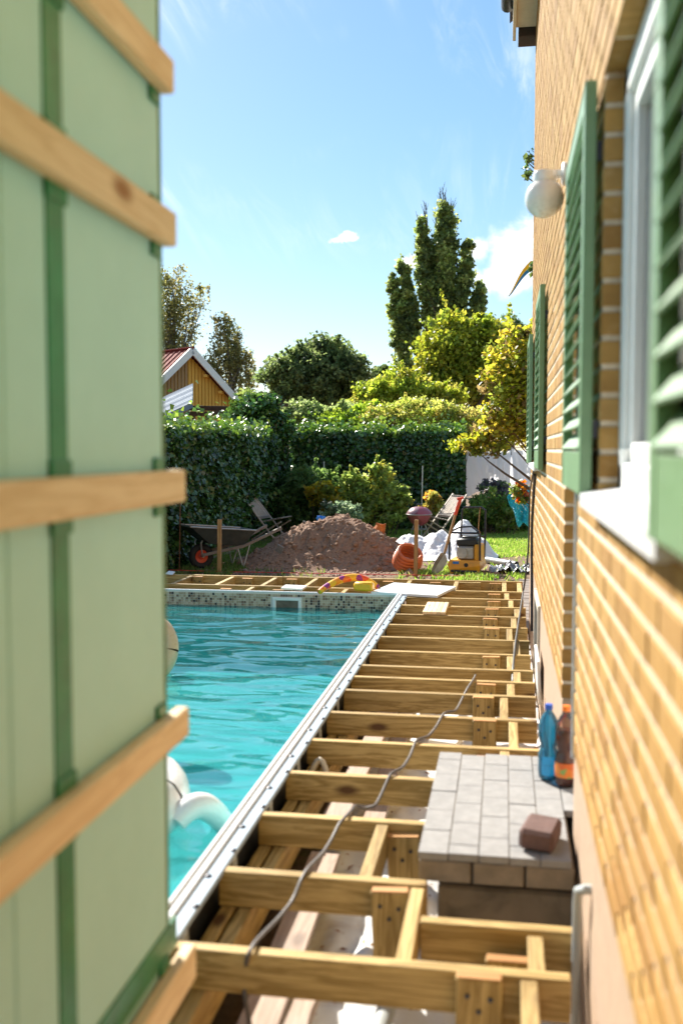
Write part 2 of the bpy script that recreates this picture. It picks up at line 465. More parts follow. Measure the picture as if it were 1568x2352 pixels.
def mk_brick(name, src):
    m = NT(name)
    if src == 'object': r = m.n('ShaderNodeObjectInfo').outputs['Random']
    else:
        a = m.n('ShaderNodeAttribute'); a.attribute_name = 'rnd'; r = a.outputs['Fac']
    base = m.ramp(r, [(0.0, (0.35, 0.18, 0.048)), (0.2, (0.43, 0.24, 0.066)), (0.45, (0.50, 0.29, 0.088)), (0.7, (0.46, 0.26, 0.075)), (0.88, (0.54, 0.335, 0.115)), (1.0, (0.38, 0.20, 0.06))])
    v = m.coords(jitter=(src == 'object'))
    comb = m.noise(m.coords((1, 60, 3), jitter=(src == 'object')), 2.2, 4, 0.55)      # vertical drag lines of the brick face
    blot = m.noise(v, 24, 6, 0.65)
    col = m.mix(m.rng(comb, 0.38, 0.68, 0, 0.7), base, (0.21, 0.105, 0.03))
    col = m.mix(m.rng(blot, 0.55, 0.8, 0, 0.55), col, (0.60, 0.41, 0.20))
    col = m.mix(m.rng(m.noise(m.coords(), 2.6, 7, 0.68, 0.5), 0.48, 0.78, 0, 0.55), col, (0.20, 0.105, 0.035))
    m.pbr(col, 0.82, m.bump(comb, 0.6, 0.004, m.bump(blot, 0.3, 0.004)), spec=0.25); return m.m
M['brick'] = mk_brick('yellow_brick', 'object'); M['brick_far'] = mk_brick('yellow_brick_far', 'attr')

def leafmat(name, gloss=0.35, trans=0.52, rough=0.4):
    m = NT(name); a = m.n('ShaderNodeAttribute'); a.attribute_name = 'Col'
    q = m.pbr(a.outputs['Color'], rough, spec=gloss)
    t = m.n('ShaderNodeBsdfTranslucent'); hsv = m.n('ShaderNodeHueSaturation')
    hsv.inputs['Hue'].default_value = 0.485; hsv.inputs['Value'].default_value = 1.9; hsv.inputs['Saturation'].default_value = 1.08
    m.l(a.outputs['Color'], hsv.inputs['Color']); m.l(hsv.outputs[0], t.inputs['Color'])
    mx = m.n('ShaderNodeMixShader'); mx.inputs[0].default_value = trans
    m.l(q.outputs[0], mx.inputs[1]); m.l(t.outputs[0], mx.inputs[2]); m.l(mx.outputs[0], m.out.inputs['Surface'])
    return m.m
M['leaf'] = leafmat('broad_leaf'); M['ivy'] = leafmat('ivy_leaf', 0.7, 0.22, 0.26); M['grassblade'] = leafmat('grass_blade', 0.3, 0.45)

def mk_soil():
    m = NT('soil'); v = m.coords(); n = m.noise(v, 3.5, 9, 0.7); n2 = m.noise(v, 28, 8, 0.75); n3 = m.noise(v, 0.8, 4, 0.5)
    col = m.ramp(n2, [(0.25, (0.17, 0.10, 0.066)), (0.55, (0.36, 0.225, 0.155)), (0.8, (0.52, 0.36, 0.265))])
    col = m.mix(m.rng(n, 0.4, 0.75, 0, 0.6), col, (0.43, 0.28, 0.20))
    m.pbr(col, 0.95, m.bump(n2, 0.9, 0.03), spec=0.2); return m.m
M['soil'] = mk_soil()
def mk_ground():
    m = NT('garden_ground'); v = m.coords(); n = m.noise(v, 0.9, 7, 0.65); n2 = m.noise(v, 18, 8, 0.75)
    soil = m.ramp(n2, [(0.25, (0.12, 0.08, 0.05)), (0.6, (0.25, 0.17, 0.115)), (0.85, (0.36, 0.26, 0.18))])
    grass = m.ramp(n2, [(0.25, (0.045, 0.085, 0.018)), (0.7, (0.12, 0.19, 0.04))])
    col = m.mix(m.rng(n, 0.60, 0.70), soil, grass)
    m.pbr(col, 0.95, m.bump(n2, 0.8, 0.03), spec=0.2); return m.m
M['ground'] = mk_ground()
def mk_sheet():
    m = NT('dirty_white_fabric'); v = m.coords(); n = m.noise(v, 2.2, 8, 0.7, 0.6); n2 = m.noise(v, 26, 7, 0.7)
    col = m.mix(m.rng(n, 0.54, 0.76, 0, 0.7), (0.80, 0.79, 0.77), (0.46, 0.33, 0.22))
    col = m.mix(m.rng(n2, 0.60, 0.72, 0, 0.8), col, (0.30, 0.18, 0.10))
    m.pbr(col, 0.8, m.bump(n2, 0.3, 0.01)); return m.m
M['sheet'] = mk_sheet()
def mk_tarp():
    m = NT('white_sacking'); v = m.coords(); n = m.noise(v, 4, 6, 0.6, 0.8); n2 = m.noise(v, 20, 5, 0.6)
    col = m.mix(m.rng(n, 0.5, 0.75, 0, 0.35), (0.80, 0.79, 0.80), (0.62, 0.57, 0.53))
    m.pbr(col, 0.5, m.bump(n, 0.7, 0.05, m.bump(n2, 0.4, 0.015))); return m.m
M['tarp'] = mk_tarp()
def mk_black_sheet():
    m = NT('grey_plastic_sheet'); v = m.coords(); n = m.noise(v, 6, 5, 0.6, 1.0)
    m.pbr(m.ramp(n, [(0.35, (0.08, 0.08, 0.09)), (0.7, (0.30, 0.30, 0.33))]), 0.25, m.bump(n, 0.8, 0.04), spec=0.7); return m.m
M['plasticsheet'] = mk_black_sheet()
def mk_liner():
    m = NT('turquoise_liner'); v = m.coords(); n = m.noise(v, 1.2, 4, 0.5)
    m.pbr(m.ramp(n, [(0.3, (0.27, 0.68, 0.66)), (0.7, (0.35, 0.76, 0.73))]), 0.5); return m.m
M['liner'] = mk_liner()
def mk_tile():
    m = NT('mosaic_tile'); a = m.n('ShaderNodeAttribute'); a.attribute_name = 'rnd'
    col = m.ramp(a.outputs['Fac'], [(0.0, (0.58, 0.46, 0.34)), (0.28, (0.42, 0.30, 0.20)), (0.5, (0.50, 0.37, 0.26)), (0.68, (0.29, 0.18, 0.12)), (0.80, (0.20, 0.115, 0.075)), (0.92, (0.055, 0.03, 0.028))], 'CONSTANT')
    m.pbr(col, 0.22); return m.m
M['tile'] = mk_tile()
M['grout'] = plain('tile_grout', (0.66, 0.62, 0.56), 0.8, 0.05)
def mk_water():
    m = NT('pool_water'); v = m.coords((1.0, 1.0, 1)); 
    n1 = m.noise(m.coords((0.8, 1.5, 1)), 1.9, 2, 0.45, 0.4); n2 = m.noise(v, 11, 2, 0.5, 0.3)
    nb = m.bump(n2, 0.06, 0.03, m.bump(n1, 0.75, 0.08))
    ge = m.n('ShaderNodeNewGeometry'); dt = m.n('ShaderNodeVectorMath', operation='DOT_PRODUCT'); m.l(nb, dt.inputs[0]); m.l(ge.outputs['Incoming'], dt.inputs[1])
    def mm(op, a, b=None):
        q = m.n('ShaderNodeMath', operation=op)
        for i, v_ in enumerate((a, b)):
            if v_ is None: continue
            if isinstance(v_, (int, float)): q.inputs[i].default_value = v_
            else: m.l(v_, q.inputs[i])
        return q.outputs[0]
    fz = mm('ADD', mm('MULTIPLY', mm('POWER', mm('MAXIMUM', mm('SUBTRACT', 1.0, mm('ABSOLUTE', dt.outputs['Value'])), 0.0), 5.0), 0.98), 0.02)   # Schlick, the same from both sides
    tr = m.n('ShaderNodeBsdfTransparent'); tr.inputs['Color'].default_value = (0.70, 0.96, 0.96, 1)
    gl = m.n('ShaderNodeBsdfGlossy'); gl.inputs['Roughness'].default_value = 0.015; m.l(nb, gl.inputs['Normal'])
    df = m.n('ShaderNodeBsdfDiffuse'); df.inputs['Color'].default_value = (0.02, 0.29, 0.31, 1)      # light scattered back by the water itself
    bd = m.n('ShaderNodeMixShader'); bd.inputs[0].default_value = 0.30; m.l(tr.outputs[0], bd.inputs[1]); m.l(df.outputs[0], bd.inputs[2])
    mx = m.n('ShaderNodeMixShader'); m.l(fz, mx.inputs[0]); m.l(bd.outputs[0], mx.inputs[1]); m.l(gl.outputs[0], mx.inputs[2])
    m.l(mx.outputs[0], m.out.inputs['Surface'])
    return m.m
M['water'] = mk_water()
def mk_bottle(name, tint, dif=0.22):
    m = NT(name); tr = m.n('ShaderNodeBsdfTransparent'); tr.inputs['Color'].default_value = (*tint, 1)
    gl = m.n('ShaderNodeBsdfGlossy'); gl.inputs['Roughness'].default_value = 0.05
    df = m.n('ShaderNodeBsdfDiffuse'); df.inputs['Color'].default_value = (*tint, 1)
    m1 = m.n('ShaderNodeMixShader'); m1.inputs[0].default_value = dif; m.l(tr.outputs[0], m1.inputs[1]); m.l(df.outputs[0], m1.inputs[2])
    fr = m.n('ShaderNodeFresnel'); fr.inputs['IOR'].default_value = 1.5
    m2 = m.n('ShaderNodeMixShader'); m.l(fr.outputs[0], m2.inputs[0]); m.l(m1.outputs[0], m2.inputs[1]); m.l(gl.outputs[0], m2.inputs[2])
    m.l(m2.outputs[0], m.out.inputs['Surface']); return m.m
M['blue_pet'] = mk_bottle('blue_bottle_plastic', (0.14, 0.58, 0.85))
M['clear_pet'] = mk_bottle('clear_bottle_plastic', (0.9, 0.72, 0.6), 0.03)
M['cola'] = plain('dark_red_drink', (0.13, 0.022, 0.012), 0.15, 0.1)
M['orange_cap'] = plain('orange_cap', (0.85, 0.2, 0.02), 0.4, 0.05); M['blue_cap'] = plain('blue_cap', (0.02, 0.1, 0.5), 0.4, 0.05)
def mk_patches(name, cols, scale, rough=0.3):
    m = NT(name); vo = m.n('ShaderNodeTexVoronoi'); m.l(m.coords(), vo.inputs['Vector']); vo.inputs['Scale'].default_value = scale
    s_ = m.n('ShaderNodeSeparateColor'); m.l(vo.outputs['Color'], s_.inputs[0])
    m.pbr(m.ramp(s_.outputs[0], [(i / len(cols), c) for i, c in enumerate(cols)], 'CONSTANT'), rough); return m.m
M['swimring'] = mk_patches('flowered_vinyl', [(0.85, 0.45, 0.02), (0.80, 0.10, 0.02), (0.88, 0.5, 0.03), (0.86, 0.30, 0.02), (0.30, 0.03, 0.22), (0.88, 0.48, 0.02), (0.85, 0.18, 0.02)], 14)
M['yellow_vinyl'] = plain('yellow_vinyl', (0.88, 0.48, 0.015), 0.3, 0.05)
M['label'] = mk_patches('bottle_label', [(0.80, 0.22, 0.03), (0.72, 0.14, 0.02), (0.82, 0.26, 0.04), (0.25, 0.4, 0.1), (0.85, 0.3, 0.05)], 40)
M['kettle'] = mk_patches('faded_red_enamel', [(0.24, 0.04, 0.055), (0.30, 0.07, 0.10), (0.30, 0.16, 0.18), (0.18, 0.04, 0.05), (0.22, 0.20, 0.21)], 4)
def mk_pennant():
    m = NT('pennant_cloth'); a = m.n('ShaderNodeAttribute'); a.attribute_name = 'rnd'
    m.pbr(m.ramp(a.outputs['Fac'], [(0.0, (0.85, 0.55, 0.02)), (0.5, (0.02, 0.22, 0.50))], 'CONSTANT'), 0.8); return m.m
M['pennant'] = mk_pennant()
def mk_yellowboard(name, c):
    m = NT(name); n = m.noise(m.coords((8, 8, 0.8), jitter=True), 3, 5, 0.6)
    m.pbr(m.mix(m.rng(n, .35, .75, 0, .35), c, tuple(x * .6 for x in c)), 0.75); return m.m
M['yellowboard'] = mk_yellowboard('yellow_board', (0.78, 0.43, 0.075)); M['brownboard'] = mk_yellowboard('brown_board', (0.38, 0.235, 0.11))
M['redroof'] = plain('red_sheet_metal', (0.25, 0.05, 0.04), 0.8, 0.12, scale=3, spec=0.15)
M['bluesheet'] = plain('pale_blue_corrugated', (0.15, 0.21, 0.28), 0.8, 0.15, dirt=((0.25, 0.26, 0.28), 0.5))
M['darkroof'] = plain('dark_roof', (0.05, 0.035, 0.03), 0.8, 0.2)
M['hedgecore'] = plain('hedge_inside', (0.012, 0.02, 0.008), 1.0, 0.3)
M['doorpaint'] = plain('white_door', (0.66, 0.64, 0.6), 0.5, 0.05)

# ------------------------------------------------------------------ ground
def grid(name, x0, x1, y0, y1, nx, ny, zf, mat, off=(0, 0, 0), smooth=True, parent=None):
    xs = np.linspace(x0, x1, nx); ys = np.linspace(y0, y1, ny)
    Xg, Yg = np.meshgrid(xs, ys); Zg = zf(Xg, Yg)
    V = np.stack([Xg.ravel(), Yg.ravel(), Zg.ravel()], 1)
    i = np.arange(nx * ny).reshape(ny, nx)
    Fc = np.stack([i[:-1, :-1].ravel(), i[:-1, 1:].ravel(), i[1:, 1:].ravel(), i[1:, :-1].ravel()], 1)
    return np_mesh(name, V, Fc, None, mat, smooth, parent, off)
_pw = [(rng.uniform(-1, 1, 2), rng.uniform(0, 6.28)) for _ in range(60)]
def fbm(X, Y, f=1.0, oct=5, gain=0.55, seed=0):
    out = np.zeros_like(X); a = 1.0; k = seed
    for o in range(oct):
        for j in range(4):
            (dx, dy), ph = _pw[(k * 7 + o * 4 + j + seed * 13) % 60]
            nrm = math.hypot(dx, dy) + 1e-6
            out += a * 0.25 * np.sin((X * dx / nrm + Y * dy / nrm) * f * (1 + 0.31 * j) * 2.1 + ph + 2.0 * np.sin(f * 0.6 * (X * dy - Y * dx) + ph * 2))
        f *= 2.03; a *= gain
    return out
gmb = MB()      # one sheet to the horizon with the pool pit cut out of it
xs = [-600, -6.45, -0.93, 600]; ys = [-600, 0.1, 9.5, 900]
for i in range(3):
    for j in range(3):
        if i == 1 and j == 1: continue
        gmb.add([(xs[i], ys[j], G), (xs[i + 1], ys[j], G), (xs[i + 1], ys[j + 1], G), (xs[i], ys[j + 1], G)], [(0, 1, 2, 3)])
struct('ground', gmb, M['ground'])

def leaf_arrays(P, size, cols, nb=None, wid=0.34, bias=0.6, long=None):
    n = len(P); size = np.broadcast_to(size, (n,)).astype(float)
    N = rng.normal(size=(n, 3)) + (np.array([0, 0, bias]) if nb is None else nb)
    N /= np.linalg.norm(N, axis=1, keepdims=True) + 1e-9
    T = rng.normal(size=(n, 3)) if long is None else long + rng.normal(size=(n, 3)) * 0.35
    T -= N * (T * N).sum(1, keepdims=True); T /= np.linalg.norm(T, axis=1, keepdims=True) + 1e-9
    B = np.cross(N, T); s = size[:, None]
    V = np.stack([P - T * s * .5, P + B * s * wid + N * s * .10 - T * s * .06, P + T * s * .5 - N * s * .08, P - B * s * wid + N * s * .10 - T * s * .06], 1).reshape(-1, 3)
    q = np.arange(n)[:, None] * 4
    Fc = np.concatenate([q + np.array([[0, 1, 2]]), q + np.array([[0, 2, 3]])], 0)
    C = np.repeat(np.concatenate([cols, np.ones((n, 1))], 1), 4, 0)
    return V, Fc, C
def leaf_part(name, P, size, cols, mat, parent=None, off=(0, 0, 0), **kw):
    V, Fc, C = leaf_arrays(P, size, cols, **kw)
    return np_mesh(name, V, Fc, {'Col': ('FLOAT_COLOR', C)}, mat, False, parent, off)
def pal(n, cols, jit=0.22, w=None):
    cols = np.array(cols); i = rng.choice(len(cols), n, p=w)
    return np.clip(cols[i] * 1.45 * (1 + rng.normal(size=(n, 1)) * jit), 0.004, 0.9)

# lawn and rough grass: blades
def blades(name, label, n, xr, yr, dens, hgt, cols, label_cat='grass', zb=G):
    Xp = rng.uniform(*xr, n * 2); Yp = rng.uniform(*yr, n * 2)
    keep = dens(Xp, Yp) > rng.uniform(0, 1, n * 2); Xp, Yp = Xp[keep][:n], Yp[keep][:n]; n = len(Xp)
    h = rng.uniform(0.5, 1.2, n) * hgt; w = rng.uniform(0.006, 0.012, n) * 1.3
    a = rng.uniform(0, 6.28, n); lx, ly = rng.normal(size=(2, n)) * 0.45
    p0 = np.stack([Xp, Yp, np.full(n, zb)], 1); d = np.stack([np.cos(a) * w, np.sin(a) * w, np.zeros(n)], 1)
    tip = p0 + np.stack([lx * h, ly * h, h], 1)
    V = np.stack([p0 - d, p0 + d, tip], 1).reshape(-1, 3)
    C = np.repeat(np.concatenate([pal(n, cols), np.ones((n, 1))], 1), 3, 0)
    o = np_mesh(name, V, np.arange(3 * n).reshape(-1, 3), {'Col': ('FLOAT_COLOR', C)}, M['grassblade'])
    return tag(o, label, label_cat, kind='stuff')
GR = [(0.10, 0.20, 0.03), (0.14, 0.25, 0.04), (0.19, 0.27, 0.06), (0.24, 0.26, 0.09)]
blades('lawn_grass', 'short sunlit lawn grass behind the plate compactor', 60000, (-3.4, 2.6), (15.6, 23.0), lambda x, y: np.where((y > 16.9 + 0.4 * np.sin(x * 3)) , 1.0, 0.06), 0.055, GR)
blades('rough_grass', 'rough darker grass under the wheelbarrow beside the ivy hedge', 15000, (-5.0, -2.6), (13.6, 20.5), lambda x, y: np.where((fbm(x, y, 1.3, 3) > -0.1) & ((x < -3.9) | (y > 16.5)), 0.9, 0.05), 0.075, [(0.06, 0.12, 0.02), (0.09, 0.15, 0.03), (0.13, 0.15, 0.05)])
blades('verge_grass', 'ragged tufts of grass along the far edge of the deck frame', 3600, (-1.5, 0.3), (13.7, 15.3), lambda x, y: np.where(fbm(x, y, 2.1, 3, seed=2) > 0.22, 0.95, 0.04), 0.075, GR)

# ------------------------------------------------------------------ swimming pool
PX0, PX1, PY0, PY1, ZW = -6.4, -1.0, 0.2, 9.47, -0.145
pool = thing('swimming_pool', 'turquoise swimming pool with mosaic border and white metal rim', 'swimming pool', (-3.7, 4.8, -1.6))
b = MB()
zb0, zb1 = -0.55, -0.66
def quad(mb, *p): mb.add(p, [(0, 1, 2, 3)])
quad(b, (PX0, PY0, zb0), (PX1, PY0, zb0), (PX1, PY1, zb1), (PX0, PY1, zb1))
quad(b, (PX0, PY1, zb1), (PX1, PY1, zb1), (PX1, PY1, 0), (PX0, PY1, 0))
quad(b, (PX0, PY0, zb0), (PX1, PY0, zb0), (PX1, PY0, 0), (PX0, PY0, 0))
quad(b, (PX0, PY0, zb0), (PX0, PY1, zb1), (PX0, PY1, 0), (PX0, PY0, 0))
quad(b, (PX1, PY0, zb0), (PX1, PY1, zb1), (PX1, PY1, 0), (PX1, PY0, 0))
part('basin', b, M['liner'], pool, recalc=False)
b = MB(); b.box(((PX0 + PX1) / 2, PY1 - 0.004, -0.165), (PX1 - PX0 - .02, 0.006, 0.32)); part('grout_band', b, M['grout'], pool)
b = MB(); ts = 0.0247; sk0, sk1 = -2.235, -1.945
x = PX0 + 0.03
while x < PX1 - 0.03:
    for k in range(12):
        z = -0.018 - ts * k - ts / 2
        if sk0 - .012 < x < sk1 + .012 and z > -0.27 and z < -0.045: continue
        b.box((x, PY1 - 0.009, z), (ts * .86, 0.008, ts * .86), val=rnd.random())
    x += ts
tb = part('mosaic_band', b, M['tile'], pool); tag(tb, kind='stuff')
# skimmer
b = MB(); zc0 = -0.135
for (cx_, cz_, w_, h_) in (((sk0 + sk1) / 2, -0.062, sk1 - sk0, 0.032), ((sk0 + sk1) / 2, -0.246, sk1 - sk0, 0.032)): b.cbox((cx_, PY1 - .016, cz_), (w_, .022, h_), .004)
for cx_ in (sk0 + .017, sk1 - .017): b.cbox((cx_, PY1 - .016, -0.154), (.034, .021, 0.152), .004)
sk = part('skimmer', b, M['white'], pool)
b = MB(); b.cbox(((sk0 + sk1) / 2, PY1 - .008, -0.15), (sk1 - sk0 - .07, .008, .15), .002); part('skimmer_flap', b, M['stain'], sk, label='dark opening of the pool skimmer')
# white rim profile: right side and far side
for nm, xc, w_, z0, h_, mt in (('rim_lip', -0.9935, .017, .012, .03, 'white_metal'), ('rim_channel', -0.971, .024, .004, .028, 'white_metal'), ('rim_flange', -0.932, .048, -.004, .02, 'rim_alu')):
    b = MB(); b.cbox((xc, 4.8, z0), (w_, 9.42, h_), .004); part(nm, b, M[mt], pool)
b = MB(); b.cbox((-3.72, 9.478, .002), (5.5, .026, .012), .002); part('rim_far', b, M['white_metal'], pool)
b = MB(); b.lathe([(.0, 0), (.011, 0), (.012, .003), (.006, .007), (0.0, .007)], n=10, close=False)
scr = b.mesh('screw', smooth=True); scr.materials.append(M['dark_metal'])
for i in range(34):
    o = bpy.data.objects.new('screw', scr); COL.objects.link(o); o.parent = pool
    o.location = Vector((-0.918 if i % 2 else -0.943, 2.2 + i * .215, .006)) - base_of(pool)
b = MB(); b.cbox((-0.965, 4.8, -0.36), (.03, 9.4, .66), .004); part('outer_wall', b, M['black'], pool, label='black outer pool wall panels under the rim')
for i in range(15):
    b = MB(); b.cbox((-0.944, 1.15 + i * .56, -.14), (.010, .05, .16), .003, Matrix.Rotation(0.25, 3, 'X')); part('bracket', b, M['alu'], pool)
# water body
nx, ny = 230, 360
def wz(X, Y): return ZW + 0.0045 * fbm(X * 0.8, Y * 1.5, 1.5, 3, 0.55, 1) + 0.0014 * fbm(X * .9, Y * 1.4, 7.0, 2, 0.6, 3)
xs_ = np.linspace(PX0 + .004, PX1 - .004, nx); ys_ = np.linspace(PY0 + .004, PY1 - .022, ny)
Xg, Yg = np.meshgrid(xs_, ys_); V = np.stack([Xg.ravel(), Yg.ravel(), wz(Xg, Yg).ravel()], 1)
ii = np.arange(nx * ny).reshape(ny, nx)
Fq = np.stack([ii[:-1, :-1].ravel(), ii[:-1, 1:].ravel(), ii[1:, 1:].ravel(), ii[1:, :-1].ravel()], 1)
me = bpy.data.meshes.new('water')
ring = list(ii[0, :]) + list(ii[1:, -1]) + list(ii[-1, -2::-1]) + list(ii[-2:0:-1, 0])
lowv = [(V[k][0], V[k][1], zb0 + (V[k][1] - PY0) / (PY1 - PY0) * (zb1 - zb0) + .01) for k in ring]
n0 = len(V); nr = len(ring)
faces = [tuple(int(q) for q in f) for f in Fq] + [(int(ring[k]), n0 + k, n0 + (k + 1) % nr, int(ring[(k + 1) % nr])) for k in range(nr)] + [tuple(n0 + k for k in range(nr))[::-1]]
me.from_pydata([tuple(map(float, p)) for p in V] + lowv, [], faces); me.polygons.foreach_set('use_smooth', [i < len(Fq) for i in range(len(faces))])
me.materials.append(M['water']); wo = bpy.data.objects.new('water', me); COL.objects.link(wo); tag(wo, kind='structure')

# inflatables on the water
def ringpts(c, R, n=40, a0=0, a1=2 * math.pi, tilt=None):
    out = []
    for k in range(n + 1):
        a = a0 + (a1 - a0) * k / n; p = Vector((R * math.cos(a), R * math.sin(a), 0))
        out.append((tilt @ p if tilt else p) + Vector(c))
    return out
ic = pz(426, 1885, ZW + .1) - Vector((.17, 0, 0))
sw = thing('inflatable_swan', 'white inflatable swan ring floating beside the pool rim', 'inflatable', (ic.x - .42, ic.y, ZW))
b = MB(); b.tube(ringpts((ic.x - .42, ic.y + .1, ZW + .11), .42, 36), .13, 16, False); part('ring', b, M['white_gloss'], sw, True)
e0, e1 = pz(405, 1900, ZW + .06), pz(527, 1893, ZW)
b = MB(); pts = []
for k in range(13):
    t = k / 12; p = e0.lerp(e1, t); p.z = ZW - .03 + .15 * math.sin(math.pi * (0.25 + t * .75)); pts.append(p)
b.tube(pts, [.042 + .012 * math.sin(math.pi * k / 12) for k in range(13)], 14); part('wing', b, M['white_gloss'], sw, True)
b = MB(); nk = Vector((ic.x - .78, ic.y + .1, ZW + .15))
b.tube([nk + Vector(q) for q in ((0, 0, 0), (-.08, 0, .25), (-.02, 0, .48), (.12, 0, .58), (.24, 0, .52))], [.10, .085, .075, .08, .05], 12); part('neck', b, M['white_gloss'], sw, True)
bc = pz(322, 1490, ZW + .16)
bb = thing('inflatable_ring', 'beige inflatable ring floating upright beyond the green partition', 'inflatable', (bc.x, bc.y, ZW))
b = MB(); b.tube(ringpts((bc.x, bc.y, ZW + .15), .20, 32, tilt=Matrix.Rotation(math.radians(65), 3, 'X')), .075, 14, False); part('tube', b, plain('beige_vinyl', (0.55, 0.43, 0.28), .3, .1), bb, True)

# ------------------------------------------------------------------ deck frame along the pool
deck = thing('deck_frame', 'open treated pine deck frame between the pool and the brick house', 'deck frame', (-0.35, 6, G))
JY = [0.65, 1.15, 1.65, 2.14, 2.653, 3.163, 3.681, 4.183, 4.679, 5.192, 5.693, 6.04, 6.368, 6.847, 7.372, 7.904, 8.401, 8.9, 9.396]
TH, HT = .045, .118
def joist(x0, x1, yc, name='joist', par=None, dz=0):
    b = MB(); b.cbox(((x0 + x1) / 2, yc, -HT / 2 + dz), (x1 - x0, TH, HT), .003)
    return part(name, b, M['treated_x'], par or deck)
def bolt(p, par):
    b = MB(); b.lathe([(0, 0), (.007, 0), (.007, .003), (0, .004)], p, 8, Matrix.Rotation(math.pi / 2, 3, 'X'), close=False); part('bolt', b, M['dark_metal'], par)
for yv in JY:
    x0, x1 = -0.925 + rnd.uniform(-.012, .012), 0.187 + rnd.uniform(-.01, .01)
    if yv < 2.5: x0 = -0.92
    if 3.1 < yv < 3.2: x1 = -0.235
    if 3.3 < yv < 4.2: x1 = -0.277
    j = joist(x0, x1, yv - TH / 2, dz=rnd.uniform(-.003, .0))
joist(-0.235, .235, 2.90, dz=-.004)
# blocking between joists
NOG = [(1.15, 1.65, .02), (1.65, 2.14, .10), (2.14, 2.653, .077), (2.653, 3.163, -.263), (3.163, 3.681, -.44), (2.653, 2.90, .10), (4.183, 4.679, .012), (4.679, 5.192, .055), (5.192, 5.693, .008), (5.693, 6.04, .047), (6.04, 6.368, .087), (6.368, 6.847, .048), (6.847, 7.372, .095), (7.372, 7.904, .047), (7.904, 8.401, .083), (8.401, 8.9, .115), (8.9, 9.396, .066), (9.396, 9.87, .029), (9.87, 10.65, .005), (9.87, 10.65, .158)]
for y0, y1, xc in NOG:
    b = MB(); ya, yb = y0 + .001, y1 - TH - .001
    b.cbox((xc, (ya + yb) / 2, -HT / 2 - .0045), (TH, yb - ya, HT - .006), .003); part('blocking', b, M['treated_y'], deck)
# stub posts against the joists
def post(xc, yj, top, w=.122, tilt=0.0, par=None, front=True, bot=G - .05):
    b = MB(); yc = yj - TH - .024 if front else yj + .024
    R = Matrix.Rotation(tilt, 3, 'Y')
    b.cbox((xc + math.sin(tilt) * (bot - top) / 2, yc, (top + bot) / 2), (w, .044, top - bot), .004, R)
    p = part('post', b, M['treated_z'], par or deck)
    b = MB(); b.cbox(Vector((xc, yc, top + .0015)), (w - .006, .040, .004), .001, R); part('sawn_top', b, M['end'], p)
    for dx, dz in ((-.03, -.045), (.03, -.05), (0, -.085)): bolt((xc + dx, yc - .0225, top + dz), p)
for xc, yj, top, tl in ((-.054, 2.653, .004, 0), (-.35, 3.163, -.012, -.04), (-.36, 3.681, -.036, -.05), (.02, 2.878, -.06, 0), (-.09, 5.192, .0, 0), (-.108, 5.693, -.004, 0), (-.10, 6.04, -.012, .02), (-.08, 6.847, -.012, -.02), (-.09, 7.904, -.008, .03), (-.10, 8.9, -.012, -.02), (-.09, 9.396, -.02, 0), (-.11, 8.401, -.014, .03), (-.09, 9.87, -.02, .0), (-.06, 4.679, -.03, 0)):
    post(xc, yj, top, tilt=tl)
# bearers under the joist ends
for xc, y0, y1 in ((-.895, .4, 5.2), (-.895, 5.203, 10.0), (-.835, .6, 4.1), (-.835, 4.103, 10.0)):
    b = MB(); b.cbox((xc, (y0 + y1) / 2, -HT - .0625), (.047, y1 - y0, .118), .003); part('bearer', b, M['treated_y'], deck)

# far frame across the end of the pool
deck2 = thing('end_deck_frame', 'open treated pine deck frame across the far end of the pool', 'deck frame', (-3.2, 10.1, G))
joist(-6.6, -1.75, 9.9, par=deck2); joist(-1.747, .187, 9.87, par=deck2)
joist(-6.6, -2.4, 10.65, 'back_beam', deck2); joist(-2.397, .196, 10.655, 'back_beam', deck2)
joist(-6.6, -3.0, 9.562, 'ledger', deck2, -.02); joist(-2.997, -.95, 9.562, 'ledger', deck2, -.02)
for xb in (386, 493, 602, 704, 834, 934, 1046):
    p = pz(xb, 1343, 0); b = MB(); b.cbox((p.x, 10.255, -HT / 2 - .003), (TH, .69, HT - .004), .003); part('blocking', b, M['treated_y'], deck2)
for xb in (563, 675, 790, 880):
    p = pz(xb, 1357, 0); b = MB(); b.cbox((p.x, 9.708, -HT / 2 - .003), (TH, .27, HT - .004), .003); part('blocking', b, M['treated_y'], deck2)
for xb, top in ((455, -.012), (569, -.02), (671, -.018), (892, -.02), (1000, -.022), (1138, -.018)):
    p = py(xb, 1330, 10.6); post(p.x, 10.65, top, par=deck2)
for xb in (520, 640, 860):
    p = py(xb, 1350, 9.85); post(p.x, 9.9, -.03, par=deck2)
b = MB(); p = py(1078, 1335, 10.6); b.cbox((p.x, 10.60, -.055), (.24, .044, .085), .003); part('splice_board', b, M['treated_x'], deck2)

